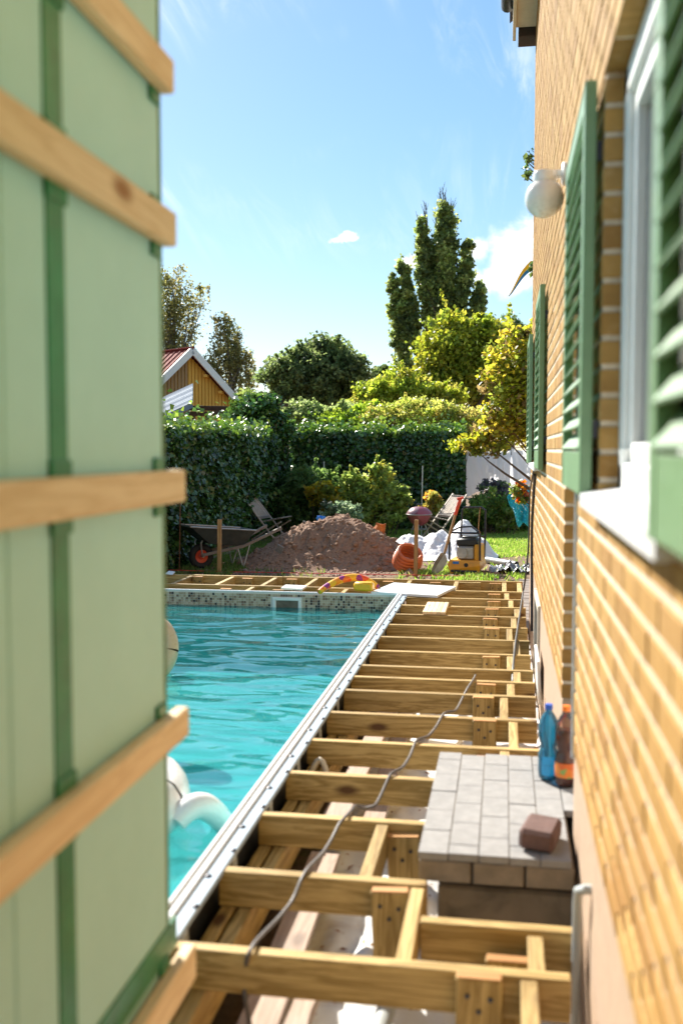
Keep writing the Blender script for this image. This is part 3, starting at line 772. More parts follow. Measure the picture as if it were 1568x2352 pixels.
# ------------------------------------------------------------------ under the deck: fabric, planks, pipe
def sheetz(X, Y): return G + .012 + .05 * np.maximum(0, fbm(X, Y, 2.4, 4, .55, 4)) + .05 * np.abs(fbm(X * 1.6, Y * .5, 3.0, 3, .5, 2))
o = grid('ground_sheet', -.78, .24, .6, 9.3, 60, 330, sheetz, M['sheet']); tag(o, 'crumpled dirty white fabric sheet spread under the deck joists', 'sheet')
for i, (xc, y0, y1, w_, a) in enumerate(((-.68, 1.4, 3.9, .12, .02), (-.57, 1.6, 2.9, .07, -.02), (-.70, 3.95, 6.2, .11, -.01), (-.58, 4.2, 6.4, .10, .02), (-.64, 6.5, 9.0, .12, .02))):
    b = MB(); b.cbox((xc, (y0 + y1) / 2, G + .17 + .028 * (i % 3)), (w_, y1 - y0, .024), .003, Matrix.Rotation(a, 3, 'Z'))
    solo('loose_plank', b, M['grey_y'], ('wide weathered plank lying along the bearer beside the sheet', 'narrow weathered plank lying on the white sheet', 'weathered plank along the bearer level with the paved doorstep', 'weathered plank on the sheet under the joists past the doorstep', 'weathered plank on the sheet at the far end of the joists')[i], 'plank', (xc, (y0 + y1) / 2, G), 'loose planks under the deck frame')
n = 420; Xp = rng.uniform(-.75, .2, n); Yp = rng.uniform(1.5, 9.2, n)
def chips():
    V, Fc, C = leaf_arrays(np.stack([Xp, Yp, sheetz(Xp, Yp) + .012], 1), rng.uniform(.012, .05, n), pal(n, [(0.20, 0.11, 0.05), (0.30, 0.19, 0.09), (0.12, 0.06, 0.03)]), bias=3.0, wid=.25)
    o = np_mesh('wood_chips', V, Fc, {'Col': ('FLOAT_COLOR', C)}, M['leaf']); tag(o, 'brown wood chips and dry leaves littering the white sheet', 'litter', kind='stuff')
chips()
b = MB(); p0, p1 = pz(700, 1765, -.10), pz(760, 1770, -.10)
b.tube([p0 + (p1 - p0) * t + Vector((0, 0.05 * math.sin(3.14 * t), -.12 + .15 * math.sin(3.14 * t))) for t in np.linspace(0, 1, 11)], .014, 10)
solo('bent_hose', b, M['cream'], 'short pale hose bent in an arch against the black pool wall', 'hose', (p0.x, p0.y, G), smooth=True)
b = MB(); b.tube([(-.42, 1.2, G + .13), (-.40, 2.0, G + .12), (-.33, 3.0, G + .13)], .03, 12); solo('drain_pipe', b, M['grey_pvc'], 'pale plastic pipe half covered by the sheet under the near joists', 'pipe', (-.4, 2, G), smooth=True)
for i, (xc, yc) in enumerate(((-.1, 5.0), (.1, 5.0), (-.3, 5.35), (.12, 5.5), (-.25, 4.45))):
    b = MB(); b.cbox((xc, yc, -.22 + .02 * i), (.16, .12, .03), .004, Matrix.Rotation(rnd.uniform(-.5, .5), 3, 'Z') @ Matrix.Rotation(.15, 3, 'X'))
    solo('foam_offcut', b, M['white'], 'white foam offcut dropped between the joists', 'foam', (xc, yc, -.3), 'foam offcuts between the joists')

# ------------------------------------------------------------------ brick house
WX = .245
H0, H1 = -2.2, 9.9                                             # the wall runs along Y
house = thing('brick_house', 'yellow brick house wall with green louvred shutters and beige plinth', 'house', (1.2, 4.0, G))
WIN = [(1.44, 2.72, 1.29, 2.37), (7.16, 8.80, 1.29, 2.40)]
DOOR = (3.50, 4.235, .075, 2.20)
PL = .345                                                       # plinth top
holes = WIN + [DOOR]
def wall_core():
    """mortar core of the facade as boxes around the openings, 9 mm behind the brick faces"""
    b = MB(); x0, x1 = WX + .0045, WX + .26
    ysplit = sorted({H0, H1, *[h[0] - .008 for h in holes], *[h[1] + .008 for h in holes]})
    for ya, yb in zip(ysplit[:-1], ysplit[1:]):
        zs = [PL, 6.0]
        for h in holes:
            if h[0] - .0081 <= ya and yb <= h[1] + .0081: zs = [PL, max(PL, h[2] - .008), h[3] + .008, 6.0]
        for za, zb_ in zip(zs[::2], zs[1::2]):
            if zb_ - za > .001: b.box(((x0 + x1) / 2, (ya + yb) / 2, (za + zb_) / 2), (x1 - x0, yb - ya, zb_ - za))
    return b
wall = part('wall', wall_core(), M['mortar'], house, label='yellow brick facade with pale recessed joints')
for ya, yb in ((H0, DOOR[0]), (DOOR[1], H1)):
    b = MB(); b.box((WX + .135, (ya + yb) / 2, (PL + G - .5) / 2 + .0), (.264, yb - ya, PL - G + .5)); part('plinth', b, M['stucco'], house)
b = MB(); b.box((WX + .135, (DOOR[0] + DOOR[1]) / 2, (DOOR[2] + G - .5) / 2), (.2, DOOR[1] - DOOR[0], DOOR[2] - G + .5)); part('threshold', b, M['concrete'], house)
# rest of the house body, so that it stands as a house from the side too
b = MB(); b.box((4.2, H1 - .13, 2.75), (7.36, .24, 6.5)); b.box((4.2, H0 + .13, 2.75), (7.36, .24, 6.5)); b.box((7.8, (H0 + H1) / 2, 2.75), (.24, H1 - H0 - .5, 6.5)); part('rear_walls', b, M['brick'], house)
CH, BL, GP = .075, .236, .012
bricks = []
ncourse = int((5.9 - PL) / CH)
for c in range(ncourse):
    z0 = PL + .006 + c * CH; z1 = z0 + .0595
    off = (0 if c % 2 else .124) + rnd.uniform(-.006, .006)
    y = H0 + off - .25
    while y < H1:
        segs = [(max(y, H0), min(y + BL, H1))]
        for (a, bb_, za, zb_) in holes:
            if z1 > za + .002 and z0 < zb_ - .002:
                ns = []
                for (s0, s1) in segs:
                    if s1 <= a or s0 >= bb_: ns.append((s0, s1))
                    else:
                        if s0 < a - .06: ns.append((s0, a))
                        if s1 > bb_ + .06: ns.append((bb_, s1))
                ns = [((bb_ if bb_ < q0 < bb_ + .075 else q0), (a if a - .075 < q1 < a else q1)) for q0, q1 in ns]     # no slivers at the jambs
                segs = ns
        for (s0, s1) in segs:
            if s1 - s0 > .03: bricks.append((s0, s1, z0, z1, 0))
        y += BL + GP
# reveal bricks: far jambs of the openings face the camera
for (a, bb_, za, zb_) in holes:
    for c in range(ncourse):
        z0 = PL + .006 + c * CH
        if z0 > za - .01 and z0 + .063 < zb_ + .03: bricks.append((bb_, None, z0, z0 + .0595, 1))
def brick_geo(br):
    s0, s1, z0, z1, kind = br
    pr = rnd.uniform(-.0010, .0010)
    if kind == 0: return ((WX + .055 + pr, (s0 + s1) / 2, (z0 + z1) / 2), (.11, s1 - s0, z1 - z0))
    return ((WX + .172, s0 + .03 + pr, (z0 + z1) / 2), (.112, .06, z1 - z0))
def vis_size(br):
    s0, s1, z0, z1, kind = br
    ym = (s0 + (s1 if s1 else s0)) / 2
    p = proj((WX, ym, (z0 + z1) / 2))
    if not (-60 < p[0] < 1640 and -60 < p[1] < 2420): return 0
    if kind == 1: return 60.0 / ym
    q0, q1 = proj((WX, s0, z0)), proj((WX, s1, z1))
    return abs(q0[0] - q1[0]) * (z1 - z0) * F / ym
order = sorted(range(len(bricks)), key=lambda i: -vis_size(bricks[i]))
near = set(order[:300])
full = MB(); full.cbox((0, 0, 0), (.11, BL, .0595), .003); full_me = full.mesh('brick'); full_me.materials.append(M['brick'])
fb = MB()
for i, br in enumerate(bricks):
    c_, d_ = brick_geo(br)
    if i in near:
        if abs(d_[1] - BL) < 1e-4 and br[4] == 0: me_ = full_me
        else:
            q = MB(); q.cbox((0, 0, 0), d_, .003); me_ = q.mesh('brick'); me_.materials.append(M['brick'])
        o = bpy.data.objects.new('brick', me_); COL.objects.link(o); o.parent = wall
        o.location = Vector(c_) - base_of(house)
    else:
        n0 = len(fb.v); fb.cbox(c_, d_, .003); fb.a.extend([rnd.random()] * (len(fb.v) - n0))
me_ = fb.mesh('far_bricks', base_of(house)); me_.materials.append(M['brick_far'])
o = bpy.data.objects.new('far_bricks', me_); COL.objects.link(o); o.parent = wall; tag(o, kind='stuff')
# windows
for wi, (a, bb_, za, zb_) in enumerate(WIN):
    xf = WX + .05; fr = MB(); t = .075; sect = (.06, )
    for (yc, w_) in ((a + t / 2, t), (bb_ - t / 2, t), ((a + bb_) / 2, .09)): fr.cbox((xf + .035, yc, (za + zb_) / 2), (.07, w_, zb_ - za), .006)
    for zc_ in (za + t / 2, zb_ - t / 2): fr.cbox((xf + .0335, (a + bb_) / 2, zc_), (.067, bb_ - a - .004, t), .006)
    win = part('window', fr, M['white'], house, label='white framed window')
    ym = (a + bb_) / 2
    for (y0, y1) in ((a + t, ym - .045), (ym + .045, bb_ - t)):
        s = MB(); q = .05
        for yc in (y0 + q / 2, y1 - q / 2): s.cbox((xf + .040, yc, (za + zb_) / 2), (.045, q - .004, zb_ - za - 2 * t), .004)
        for zc_ in (za + t + q / 2, zb_ - t - q / 2): s.cbox((xf + .038, (y0 + y1) / 2, zc_), (.043, y1 - y0 - 2 * q, q), .004)
        part('sash', s, M['white'], win)
        s = MB(); s.box((xf + .045, (y0 + y1) / 2, (za + zb_) / 2), (.008, y1 - y0 - 2 * q + .01, zb_ - za - 2 * t - 2 * q + .01)); part('pane', s, M['glass'], win)
    s = MB(); s.prism([(WX - .045, a - .05, za - .008), (WX + .1, a - .05, za + .02), (WX + .1, a - .05, za - .012), (WX - .03, a - .05, za - .042), (WX - .045, a - .05, za - .042)], (0, bb_ - a + .10, 0))
    part('window_sill', s, M['white_metal'], house)
s = MB(); s.tube([(WX + .12, WIN[0][1] - .10, 1.33), (WX + .06, WIN[0][1] - .10, 1.33), (WX + .055, WIN[0][1] - .10, 1.40)], .014, 8); part('window_stay', s, M['white'], house)
# shutters
def shutter(y0, y1, z0=1.275, z1=2.37):
    xo, xi = WX - .047, WX - .015; st = .062; xm, tx = (xo + xi) / 2, xi - xo
    f = MB()
    for yc in (y0 + st / 2, y1 - st / 2): f.cbox((xm, yc, (z0 + z1) / 2), (tx, st, z1 - z0), .003)
    f.cbox((xm, (y0 + y1) / 2, z1 - st / 2), (tx - .003, y1 - y0 - 2 * st, st), .003)
    f.cbox((xm, (y0 + y1) / 2, z0 + .06), (tx - .003, y1 - y0 - 2 * st, .12), .003)
    sh = part('shutter', f, M['green_paint'], house, label='green louvred wooden shutter')
    n = int((z1 - z0 - st - .12) / .058)
    sm = MB(); sm.cbox((0, 0, 0), (.008, y1 - y0 - 2 * st, .062), .002, Matrix.Rotation(math.radians(38), 3, 'Y')); me_ = sm.mesh('slat'); me_.materials.append(M['green_paint'])
    for k in range(n):
        o = bpy.data.objects.new('slat', me_); COL.objects.link(o); o.parent = sh
        o.location = Vector((xm, (y0 + y1) / 2, z0 + .12 + .03 + k * (z1 - z0 - st - .14) / n)) - base_of(house)
    for zz in (z0 + .18, z1 - .18):
        hg = MB(); hg.box((xi + .012, y0 + .02 if y0 > 2 else y1 - .02, zz), (.03, .02, .05)); part('hinge', hg, M['dark_metal'], sh)
shutter(.60, 1.455); shutter(2.752, 3.60); shutter(6.21, 7.10, 1.275, 2.40); shutter(8.86, 9.70, 1.275, 2.40)
# door in the recess
d = MB(); dx = WX + .2
d.cbox((dx, (DOOR[0] + DOOR[1]) / 2, (DOOR[2] + DOOR[3]) / 2), (.05, DOOR[1] - DOOR[0], DOOR[3] - DOOR[2]), .004)
for zc_ in (.6, 1.5): d.cbox((dx - .03, (DOOR[0] + DOOR[1]) / 2, zc_), (.016, .45, .6), .004)
dr = part('door', d, M['doorpaint'], house)
d = MB(); d.tube([(dx - .025, 3.62, 1.1), (dx - .07, 3.62, 1.1), (dx - .07, 3.72, 1.1)], .009, 8); part('door_handle', d, M['steel'], dr)
# metal corner strip and conduit at the near edge of the recess
b = MB(); b.cbox((WX - .003, DOOR[0] - .004, 1.25), (.012, .012, 1.85), .002); part('corner_strip', b, M['alu'], house)
pp = px(1326, 2037, WX - .03)
b = MB(); b.tube([(WX + .02, pp.y - .06, pp.z + .02), (WX - .012, pp.y - .06, pp.z + .02), (WX - .03, pp.y - .03, pp.z), (WX - .03, pp.y, pp.z - .05), (WX - .03, pp.y, G)], .014, 10); part('conduit', b, M['grey_pvc'], house, True)
# basement window and white board
b = MB(); b.cbox((WX + .0, 7.75, .02), (.03, .05, .62), .003); b.cbox((WX + .0, 6.9, .02), (.03, .05, .62), .003); b.cbox((WX + .0, 7.325, .34 - .04), (.028, .8, .05), .003)
bw = part('basement_window', b, M['cream'], house); b = MB(); b.box((WX + .004, 7.325, .0), (.008, .8, .55)); part('pane', b, M['glass'], bw)
# eaves: soffit boards, fascia, gutter, verge
zs = 5.38
for k in range(12):
    b = MB(); b.cbox(((WX + .06) / 2, H1 - .42 - k * .62 + .31 - .31, zs + rnd.uniform(-.003, .003)), (WX - .06, .612, .02), .003); part('soffit_board', b, M['cream'], house)
b = MB(); b.cbox((.045, (H0 + H1) / 2, zs + .04), (.03, H1 - H0 + .1, .22), .003); part('fascia', b, M['cream'], house)
b = MB(); b.tube([(-.02, H0, zs + .09), (-.02, H1 - .35, zs + .09)], .06, 12); part('gutter', b, M['dark_metal'], house, True)
b = MB(); b.cbox((WX / 2 + .05, H1 + .05, zs - .03), (.18, .26, .10), .004); part('verge_board', b, M['darkroof'], house)
b = MB(); b.prism([(.0, H0 - .2, zs + .16), (4.2, H0 - .2, zs + 3.2), (8.2, H0 - .2, zs + .16), (8.2, H0 - .2, zs + .28), (4.2, H0 - .2, zs + 3.34), (.0, H0 - .2, zs + .26)], (0, H1 - H0 + .4, 0)); part('roof', b, M['darkroof'], house)
# globe lamp
lc = py(1250, 455, 4.45); R_ = .083
lamp = thing('globe_wall_lamp', 'white opal globe lamp on a bracket above the doorstep', 'lamp', (WX, lc.y, lc.z))
b = MB(); b.lathe([(0.001, -R_)] + [(R_ * math.sin(a), -R_ * math.cos(a)) for a in np.linspace(.1, 2.75, 22)] + [(.033, R_ * .95)], lc, 28, close=False); part('globe', b, M['milk'], lamp, 'all')
b = MB(); b.lathe([(.036, .058), (.05, .072), (.052, .10), (.046, .112), (0.001, .114)], lc, 20, close=False); part('collar', b, M['white_gloss'], lamp, True)
b = MB(); b.bar(lc + Vector((-.02, 0, .10)), (WX - .01, lc.y, lc.z + .10), .045, .028); part('arm', b, M['white'], lamp)
b = MB(); b.lathe([(.05, 0), (.05, .012), (.04, .018), (0.001, .018)], (WX, lc.y, lc.z + .1), 18, Matrix.Rotation(-math.pi / 2, 3, 'Y'), close=False); part('wall_plate', b, M['white'], lamp)

# doorstep of concrete pavers
step = thing('paved_doorstep', 'raised doorstep of grey concrete pavers against the brick house', 'doorstep', (0, 3.7, G))
SX0, SX1, SY0, SY1, SZ = -.267, .235, 3.18, 4.275, .085
b = MB(); b.cbox(((SX0 + .06 + SX1) / 2, (SY0 + .05 + SY1) / 2, (SZ - .11 + G - .05) / 2 - .01), (SX1 - SX0 - .06, SY1 - SY0 - .05, SZ - .11 - G + .05 - .02), .01); part('block', b, M['stain'], step, label='dark stained concrete base of the doorstep')
for (xa, xb) in ((SX0, -.095), (-.092, .075), (.078, SX1)):
    b = MB(); b.cbox(((xa + xb) / 2, (SY0 + SY1) / 2, SZ - .062), (xb - xa - .004, SY1 - SY0, .07), .004); part('edging', b, M['edging'], step)
b = MB(); b.box(((SX0 + SX1) / 2, (SY0 + SY1) / 2, SZ - .015), (SX1 - SX0 - .03, SY1 - SY0 - .03, .022)); part('bedding', b, M['stain'], step)
xw = .0985; k = 0; x = SX0
while x < SX1 + .2:
    y = SY0 - (.1 if k % 2 else 0.0) - .02 * (k % 3)
    while y < SY1:
        ya, yb = max(y, SY0), min(y + .1965, SY1); xa, xb = x, min(x + xw - .003, .45)
        if x > SX1 - .12 and (ya < DOOR[0] or yb > DOOR[1]): xb = min(xb, SX1)
        if yb - ya > .03 and xb - xa > .02 and x < SX1 + .1:
            if x > SX1 and (ya < DOOR[0] + .002 or yb > DOOR[1]): pass
            else:
                b = MB(); b.cbox(((xa + xb) / 2, (ya + yb) / 2, SZ - .0125 + rnd.uniform(-.0012, .0012)), (xb - xa, yb - ya, .025), .002); part('paver', b, M['concrete'], step)
        y += .199
    x += xw; k += 1
def bottle(c, h, name, label, matl, cap, liquid=None):
    s = h / .33; t = thing(name, label, 'bottle', c)
    prof = [(.001, .0), (.030, .0), (.041, .012), (.044, .04), (.044, .11), (.040, .128), (.034, .145), (.034, .155), (.041, .172), (.044, .19), (.044, .235), (.039, .262), (.026, .288), (.0145, .303), (.0135, .318), (.0135, .322)]
    b = MB(); b.lathe([(r * s, z * s) for r, z in prof], c, 24, close=False); part('shell', b, M[matl], t, 'all')
    b = MB(); b.lathe([(.0165 * s, .312 * s), (.0165 * s, .334 * s), (.001, .335 * s)], c, 16, close=False); part('cap', b, M[cap], t, True)
    if liquid:
        b = MB(); lp = [(r * s * .93, max(z, .004) * s) for r, z in prof if z < .26]; b.lathe(lp + [(.001, lp[-1][1])], c, 24, close=False); part('drink', b, M['cola'], t, 'all')
        b = MB(); b.lathe([(.0452 * s, .045 * s), (.0452 * s, .105 * s)], c, 24, close=False); part('paper_label', b, M['label'], t, 'all')
bl_ = pz(1258, 1790, SZ); br_ = pz(1298, 1806, SZ)
bottle(bl_, .30, 'plastic_bottle', 'empty translucent blue plastic bottle standing on the doorstep', 'blue_pet', 'blue_cap')
bottle(br_, .315, 'drink_bottle', 'plastic bottle of dark red drink with orange cap and label', 'clear_pet', 'orange_cap', True)
b = MB(); bp = pz(1242, 1955, SZ); b.cbox((bp.x, bp.y + .06, SZ + .037), (.115, .17, .068), .012, Matrix.Rotation(-.22, 3, 'Z') @ Matrix.Rotation(.05, 3, 'Y')); solo('loose_brick', b, M['redbrick'], 'single dark brown brick lying on the paved doorstep', 'brick', (bp.x, bp.y, SZ))
b = MB(); b.cbox((.222, 6.45, -.04), (.02, .55, .27), .004, Matrix.Rotation(-.05, 3, 'Y')); solo('white_board_offcut', b, M['white'], 'white board offcut leaning on the house plinth behind the joist ends', 'board', (.22, 6.45, G))

# weathered boardwalk past the house corner
bwk = thing('boardwalk', 'low grey weathered boardwalk running past the house corner', 'boardwalk', (.8, 12, G))
for k in range(30):
    b = MB(); b.cbox((.86, 9.99 + k * .127, G + .035 + rnd.uniform(-.003, .003)), (1.3, .12, .03), .004, Matrix.Rotation(rnd.uniform(-.006, .006), 3, 'Z')); part('board', b, M['grey_x'], bwk)

# ------------------------------------------------------------------ green partition at the left
GX = -.75
part_t = thing('board_partition', 'tall pale green board partition with pine battens and dark green tape', 'partition', (GX - .02, 1.0, 0))
TZ = 2.392
ys0 = [(-.6, .30), (.303, 1.415), (1.418, 2.122)]
for (a, bb_) in ys0:
    b = MB(); b.cbox((GX - .03, (a + bb_) / 2, TZ / 2 + .004), (.056, bb_ - a, TZ - .008), .004); part('panel', b, M['panel'], part_t)
b = MB(); b.cbox((GX - .03, 2.127, TZ / 2), (.062, .008, TZ), .002); part('edge_strip', b, M['green_paint'], part_t)
t0, t1 = px(114, 1032, GX).y, px(154, 1032, GX).y
b = MB(); b.cbox((GX - .001, (t0 + t1) / 2, TZ / 2 + .004), (.006, t1 - t0, TZ - .012), .001); part('tape', b, M['tape'], part_t)
b = MB(); b.cbox((GX - .001, .75, .275), (.0075, 2.85, .07), .001); part('tape', b, M['tape'], part_t)
for zc_, he, yl in ((2.205, .072, 2.125), (1.88, .074, 2.13), (1.318, .072, 2.175), (.772, .068, 2.185), (.18, .085, 2.22)):
    b = MB(); ye = yl
    b.cbox((GX + .019, (ye - .6) / 2, zc_), (.032, ye + .6, he), .004); bt = part('batten', b, M['pine_y'], part_t)
    for yy in (t0 + (t1 - t0) * .5, 2.085):
        for dz in (-.5, .5):
            if dz < 0 and yy > 2 and zc_ < 1.2: continue
            q = MB(); q.cbox((GX + .003, yy, zc_ + dz * (he + .03) * .96), (.009, .055 if yy > 2 else t1 - t0 + .01, .03), .002); part('tape_tab', q, M['tape'], part_t)
for zz in (.115, .09):
    q = MB(); q.tube([(GX + .0, 2.13, zz), (GX + .0, 2.19, zz)], .006, 8); part('screw', q, M['brass'], part_t)

# ------------------------------------------------------------------ things lying on the deck frames
def sagcable(name, label, pts, r, mat, loc):
    P_ = []
    for i in range(len(pts) - 1):
        for t in np.linspace(0, 1, 6, endpoint=False): P_.append(pts[i].lerp(pts[i + 1], t))
    P_.append(pts[-1])
    for _ in range(3):
        P_ = [P_[0]] + [(P_[i - 1] + P_[i] * 2 + P_[i + 1]) / 4 for i in range(1, len(P_) - 1)] + [P_[-1]]
    b = MB(); b.tube(P_, r, 8); return solo(name, b, M[mat], label, 'cable', loc, smooth=True)
cp = [(1092, 1548, -.06), (1090, 1556, .012), (1074, 1580, .012), (1060, 1608, -.02), (1047, 1634, .012), (1020, 1636, .012), (1003, 1668, -.02), (984, 1692, .012), (955, 1700, .012), (943, 1735, -.01), (925, 1764, .012), (897, 1776, .012), (878, 1820, -.03), (862, 1852, -.03), (835, 1858, -.04), (815, 1850, -.02), (800, 1870, .012), (780, 1890, .012), (762, 1928, -.02), (742, 1960, -.02), (706, 1996, .012), (692, 2020, .0), (672, 2070, -.04), (640, 2110, -.04), (600, 2150, -.01), (586, 2165, .012), (570, 2192, .012), (561, 2240, -.08), (562, 2290, -.12), (572, 2345, -.18), (585, 2420, -.25)]
sagcable('power_cable', 'grey brown power cable snaking over the joist tops', [pz(x, y, z) for x, y, z in cp], .0065, 'cable', pz(700, 2000, G))
cb = [px(1225, 1082, .22), py(1216, 1130, 9.6), py(1214, 1250, 9.5), py(1207, 1325, 9.3), pz(1201, 1360, .01), pz(1192, 1420, .01), pz(1183, 1480, .01), pz(1178, 1530, .01), pz(1177, 1566, -.05)]
sagcable('black_cable', 'black cable hanging from the shutter corner down to the deck frame', cb, .008, 'blackcable', cb[-1])
cb = [px(1228, 1090, .235), px(1221, 1200, .235), px(1221, 1330, .235), px(1221, 1450, .235)]
sagcable('wall_cable', 'thin black cable fixed straight down the far corner of the house', cb, .012, 'blackcable', cb[-1])

def slab(name, label, cat, px_, z, th, mat):
    P_ = [pz(x, y, z + th) for x, y in px_]; b = MB(); b.prism([p - Vector((0, 0, th)) for p in P_], (0, 0, th))
    c = sum(P_, Vector()) / len(P_); return solo(name, b, M[mat], label, cat, (c.x, c.y, z))
slab('white_sheet', 'flat white plastic sheet laid across the corner of the deck frame', 'sheet', [(852, 1359), (904, 1338), (1047, 1347), (1004, 1368)], .003, .022, 'white_metal')
slab('white_packet', 'small flat white packet lying on the far deck frame', 'packet', [(645, 1350), (656, 1343), (705, 1345), (694, 1352)], .003, .02, 'white')
slab('white_wrapper', 'scrap of white wrapping at the back beam beside the ivy hedge', 'wrapper', [(380, 1317), (388, 1311), (402, 1313), (396, 1319)], .003, .01, 'white')
wp = thing('slat_bundle', 'bundle of pale pine slats laid between two joists', 'slat bundle', pz(1000, 1398, 0))
q0, q1 = pz(972, 1408, 0), pz(1024, 1409, 0)
for k in range(5):
    xa = q0.x + (q1.x - q0.x) * (k + .5) / 5; b = MB(); b.cbox((xa, 8.645, .015), (.038, .56, .024), .003); part('slat', b, M['pine_y'], wp)
rp = pz(790, 1350, 0)
sr = thing('swim_ring', 'soft yellow and orange flowered swim ring on the far deck frame', 'swim ring', (rp.x, rp.y, 0))
b = MB(); pts = []; a0, a1, am = pz(733, 1360, .03), pz(868, 1350, .03), None
for k in range(15):
    t = k / 14; p = a0.lerp(a1, t); p.z = .03 + .10 * math.sin(math.pi * t) ** .8; p.y += .16 * math.sin(math.pi * t); pts.append(p)
b.tube(pts, [.026 + .013 * math.sin(math.pi * k / 14) for k in range(15)], 12); part('tube', b, M['swimring'], sr, True)
b = MB(); yc_ = pz(835, 1352, .05); b.cbox((yc_.x, yc_.y + .02, .07), (.19, .12, .085), .03, Matrix.Rotation(-.1, 3, 'Z')); part('pillow', b, M['yellow_vinyl'], sr, True)

# ------------------------------------------------------------------ garden work site
# soil heap
def heap(name, label, cat, x0, x1, y0, y1, hf, mat, nx=140, ny=100):
    o = grid(name, x0, x1, y0, y1, nx, ny, hf, M[mat], smooth=True); return tag(o, label, cat)
hp = [(-2.95, 15.75, .47, 0.95, .75), (-2.1, 15.55, .42, .72, .6), (-3.3, 15.35, .22, .9, .6), (-2.4, 15.2, .18, 1.3, .55), (-2.55, 15.9, .16, .35, .3)]
def hz(X, Y):
    h = np.zeros_like(X)
    for (cx_, cy_, a, sx, sy) in hp: h += a * np.exp(-(((X - cx_) / sx) ** 2 + ((Y - cy_) / sy) ** 2) * 1.3)
    r = fbm(X, Y, 3.2, 5, .62, 5)
    return G - .06 + h * 0.98 + np.clip(h * 2.2, 0, 1) * (.05 * r + .03 * np.abs(fbm(X, Y, 9, 3, .6, 8)))
heap('soil_heap', 'broad heap of dug brown soil behind the far deck frame', 'soil heap', -4.7, -1.15, 14.25, 17.2, hz, 'soil', 220, 160)
# clods
ico = bmesh.new(); bmesh.ops.create_icosphere(ico, subdivisions=1, radius=1.0)
ico.verts.ensure_lookup_table(); IV = np.array([v.co[:] for v in ico.verts]); IF = np.array([[v.index for v in f.verts] for f in ico.faces]); ico.free()
def scatter(name, label, P, S, mat, cat, squash=.75):
    n = len(P); jit = 1 + rng.normal(size=(n, len(IV), 1)) * .26
    V = P[:, None, :] + IV[None] * jit * S[:, None, None] * np.array([1, 1, squash])[None, None]
    Fc = (IF[None] + (np.arange(n) * len(IV))[:, None, None]).reshape(-1, 3)
    o = np_mesh(name, V.reshape(-1, 3), Fc, None, M[mat]); return tag(o, label, cat, kind='stuff')
n = 2000; Xp = rng.uniform(-4.5, -1.3, n); Yp = rng.uniform(14.3, 16.3, n); Zp = hz(Xp, Yp); k_ = (Zp > G - .02) | (rng.uniform(0, 1, n) < .15)
Pc = np.stack([Xp, Yp, np.maximum(Zp, G)], 1)[k_]; Sc = rng.lognormal(-4.1, .62, len(Pc)).clip(.007, .10); Pc[:, 2] -= Sc * .25
scatter('soil_clods', 'lumps and crumbs of soil scattered over the heap', Pc, Sc, 'soil', 'soil')
n = 500; Pc = np.stack([rng.uniform(-4.6, .2, n), rng.uniform(13.9, 14.9, n), np.full(n, G)], 1); scatter('rubble', 'small stones and clods along the far edge of the deck frame', Pc, rng.lognormal(-4.1, .5, n).clip(.006, .06), 'pinksand', 'stones')
for (cx1, cy1, w1, h1, a, sl) in ((938, 700, .10, .14, .5, 'large pale flat slab leaning on the chair side of the soil heap'), (1045, 610, .025, .12, .3, 'thin pale sliver standing up in the soil heap below its crest'), (1385, 795, .12, .04, .5, 'long flat stone lying low on the pool side of the soil heap'), (1450, 850, .06, .08, -.4, 'small pale shard at the foot of the soil heap'), (1130, 490, .04, .05, .2, 'tiny pale chip on the crest of the soil heap')):
    xd, yd = 367.4 + .2929 * cx1, 1056.4 + .2929 * cy1
    p = py(xd, yd, 14.75 if cy1 > 650 else 15.0); b = MB(); b.cbox(p, (w1, .02, h1), .006, Matrix.Rotation(a, 3, 'Y') @ Matrix.Rotation(.5, 3, 'X'))
    solo('stone_shard', b, M['concrete'], sl, 'stone', (p.x, p.y, p.z), 'pale shards in the soil heap')
b = MB(); p = py(735, 1191, 15.95)
for k in range(5): b.cbox(p + Vector((rnd.uniform(-.07, .07), rnd.uniform(-.03, .03), rnd.uniform(-.02, .03))), (.07, .02, .05), .006, Matrix.Rotation(rnd.uniform(-1, 1), 3, 'Y') @ Matrix.Rotation(rnd.uniform(-.6, .6), 3, 'Z'))
solo('blue_plastic_scrap', b, M['bluebag'], 'crumpled scrap of blue plastic on top of the soil heap', 'scrap', (p.x, p.y, p.z))
p = py(868, 1222, 15.6); b = MB(); b.lathe([(.001, -.05), (.08, -.06), (.10, .02), (.075, .10), (.085, .13), (.02, .10)], p, 9, Matrix.Rotation(.35, 3, 'Y'), close=False); b.prism([p + Vector((.02, -.06, .12)), p + Vector((.13, -.06, .14)), p + Vector((.11, -.05, -.02))], (0, .02, 0))
solo('orange_sack', b, M['terracotta'], 'torn orange brown sack at the right shoulder of the soil heap', 'sack', (p.x, p.y, p.z))
heap('sand_patch', 'low patch of pinkish sand between wheelbarrow and soil heap', 'sand', -4.45, -3.45, 15.9, 18.0, lambda X, Y: G - .03 + .13 * np.exp(-(((X + 3.9) / .42) ** 2 + ((Y - 16.9) / .8) ** 2) * 1.5) + .01 * fbm(X, Y, 6, 3), 'pinksand', 50, 70)
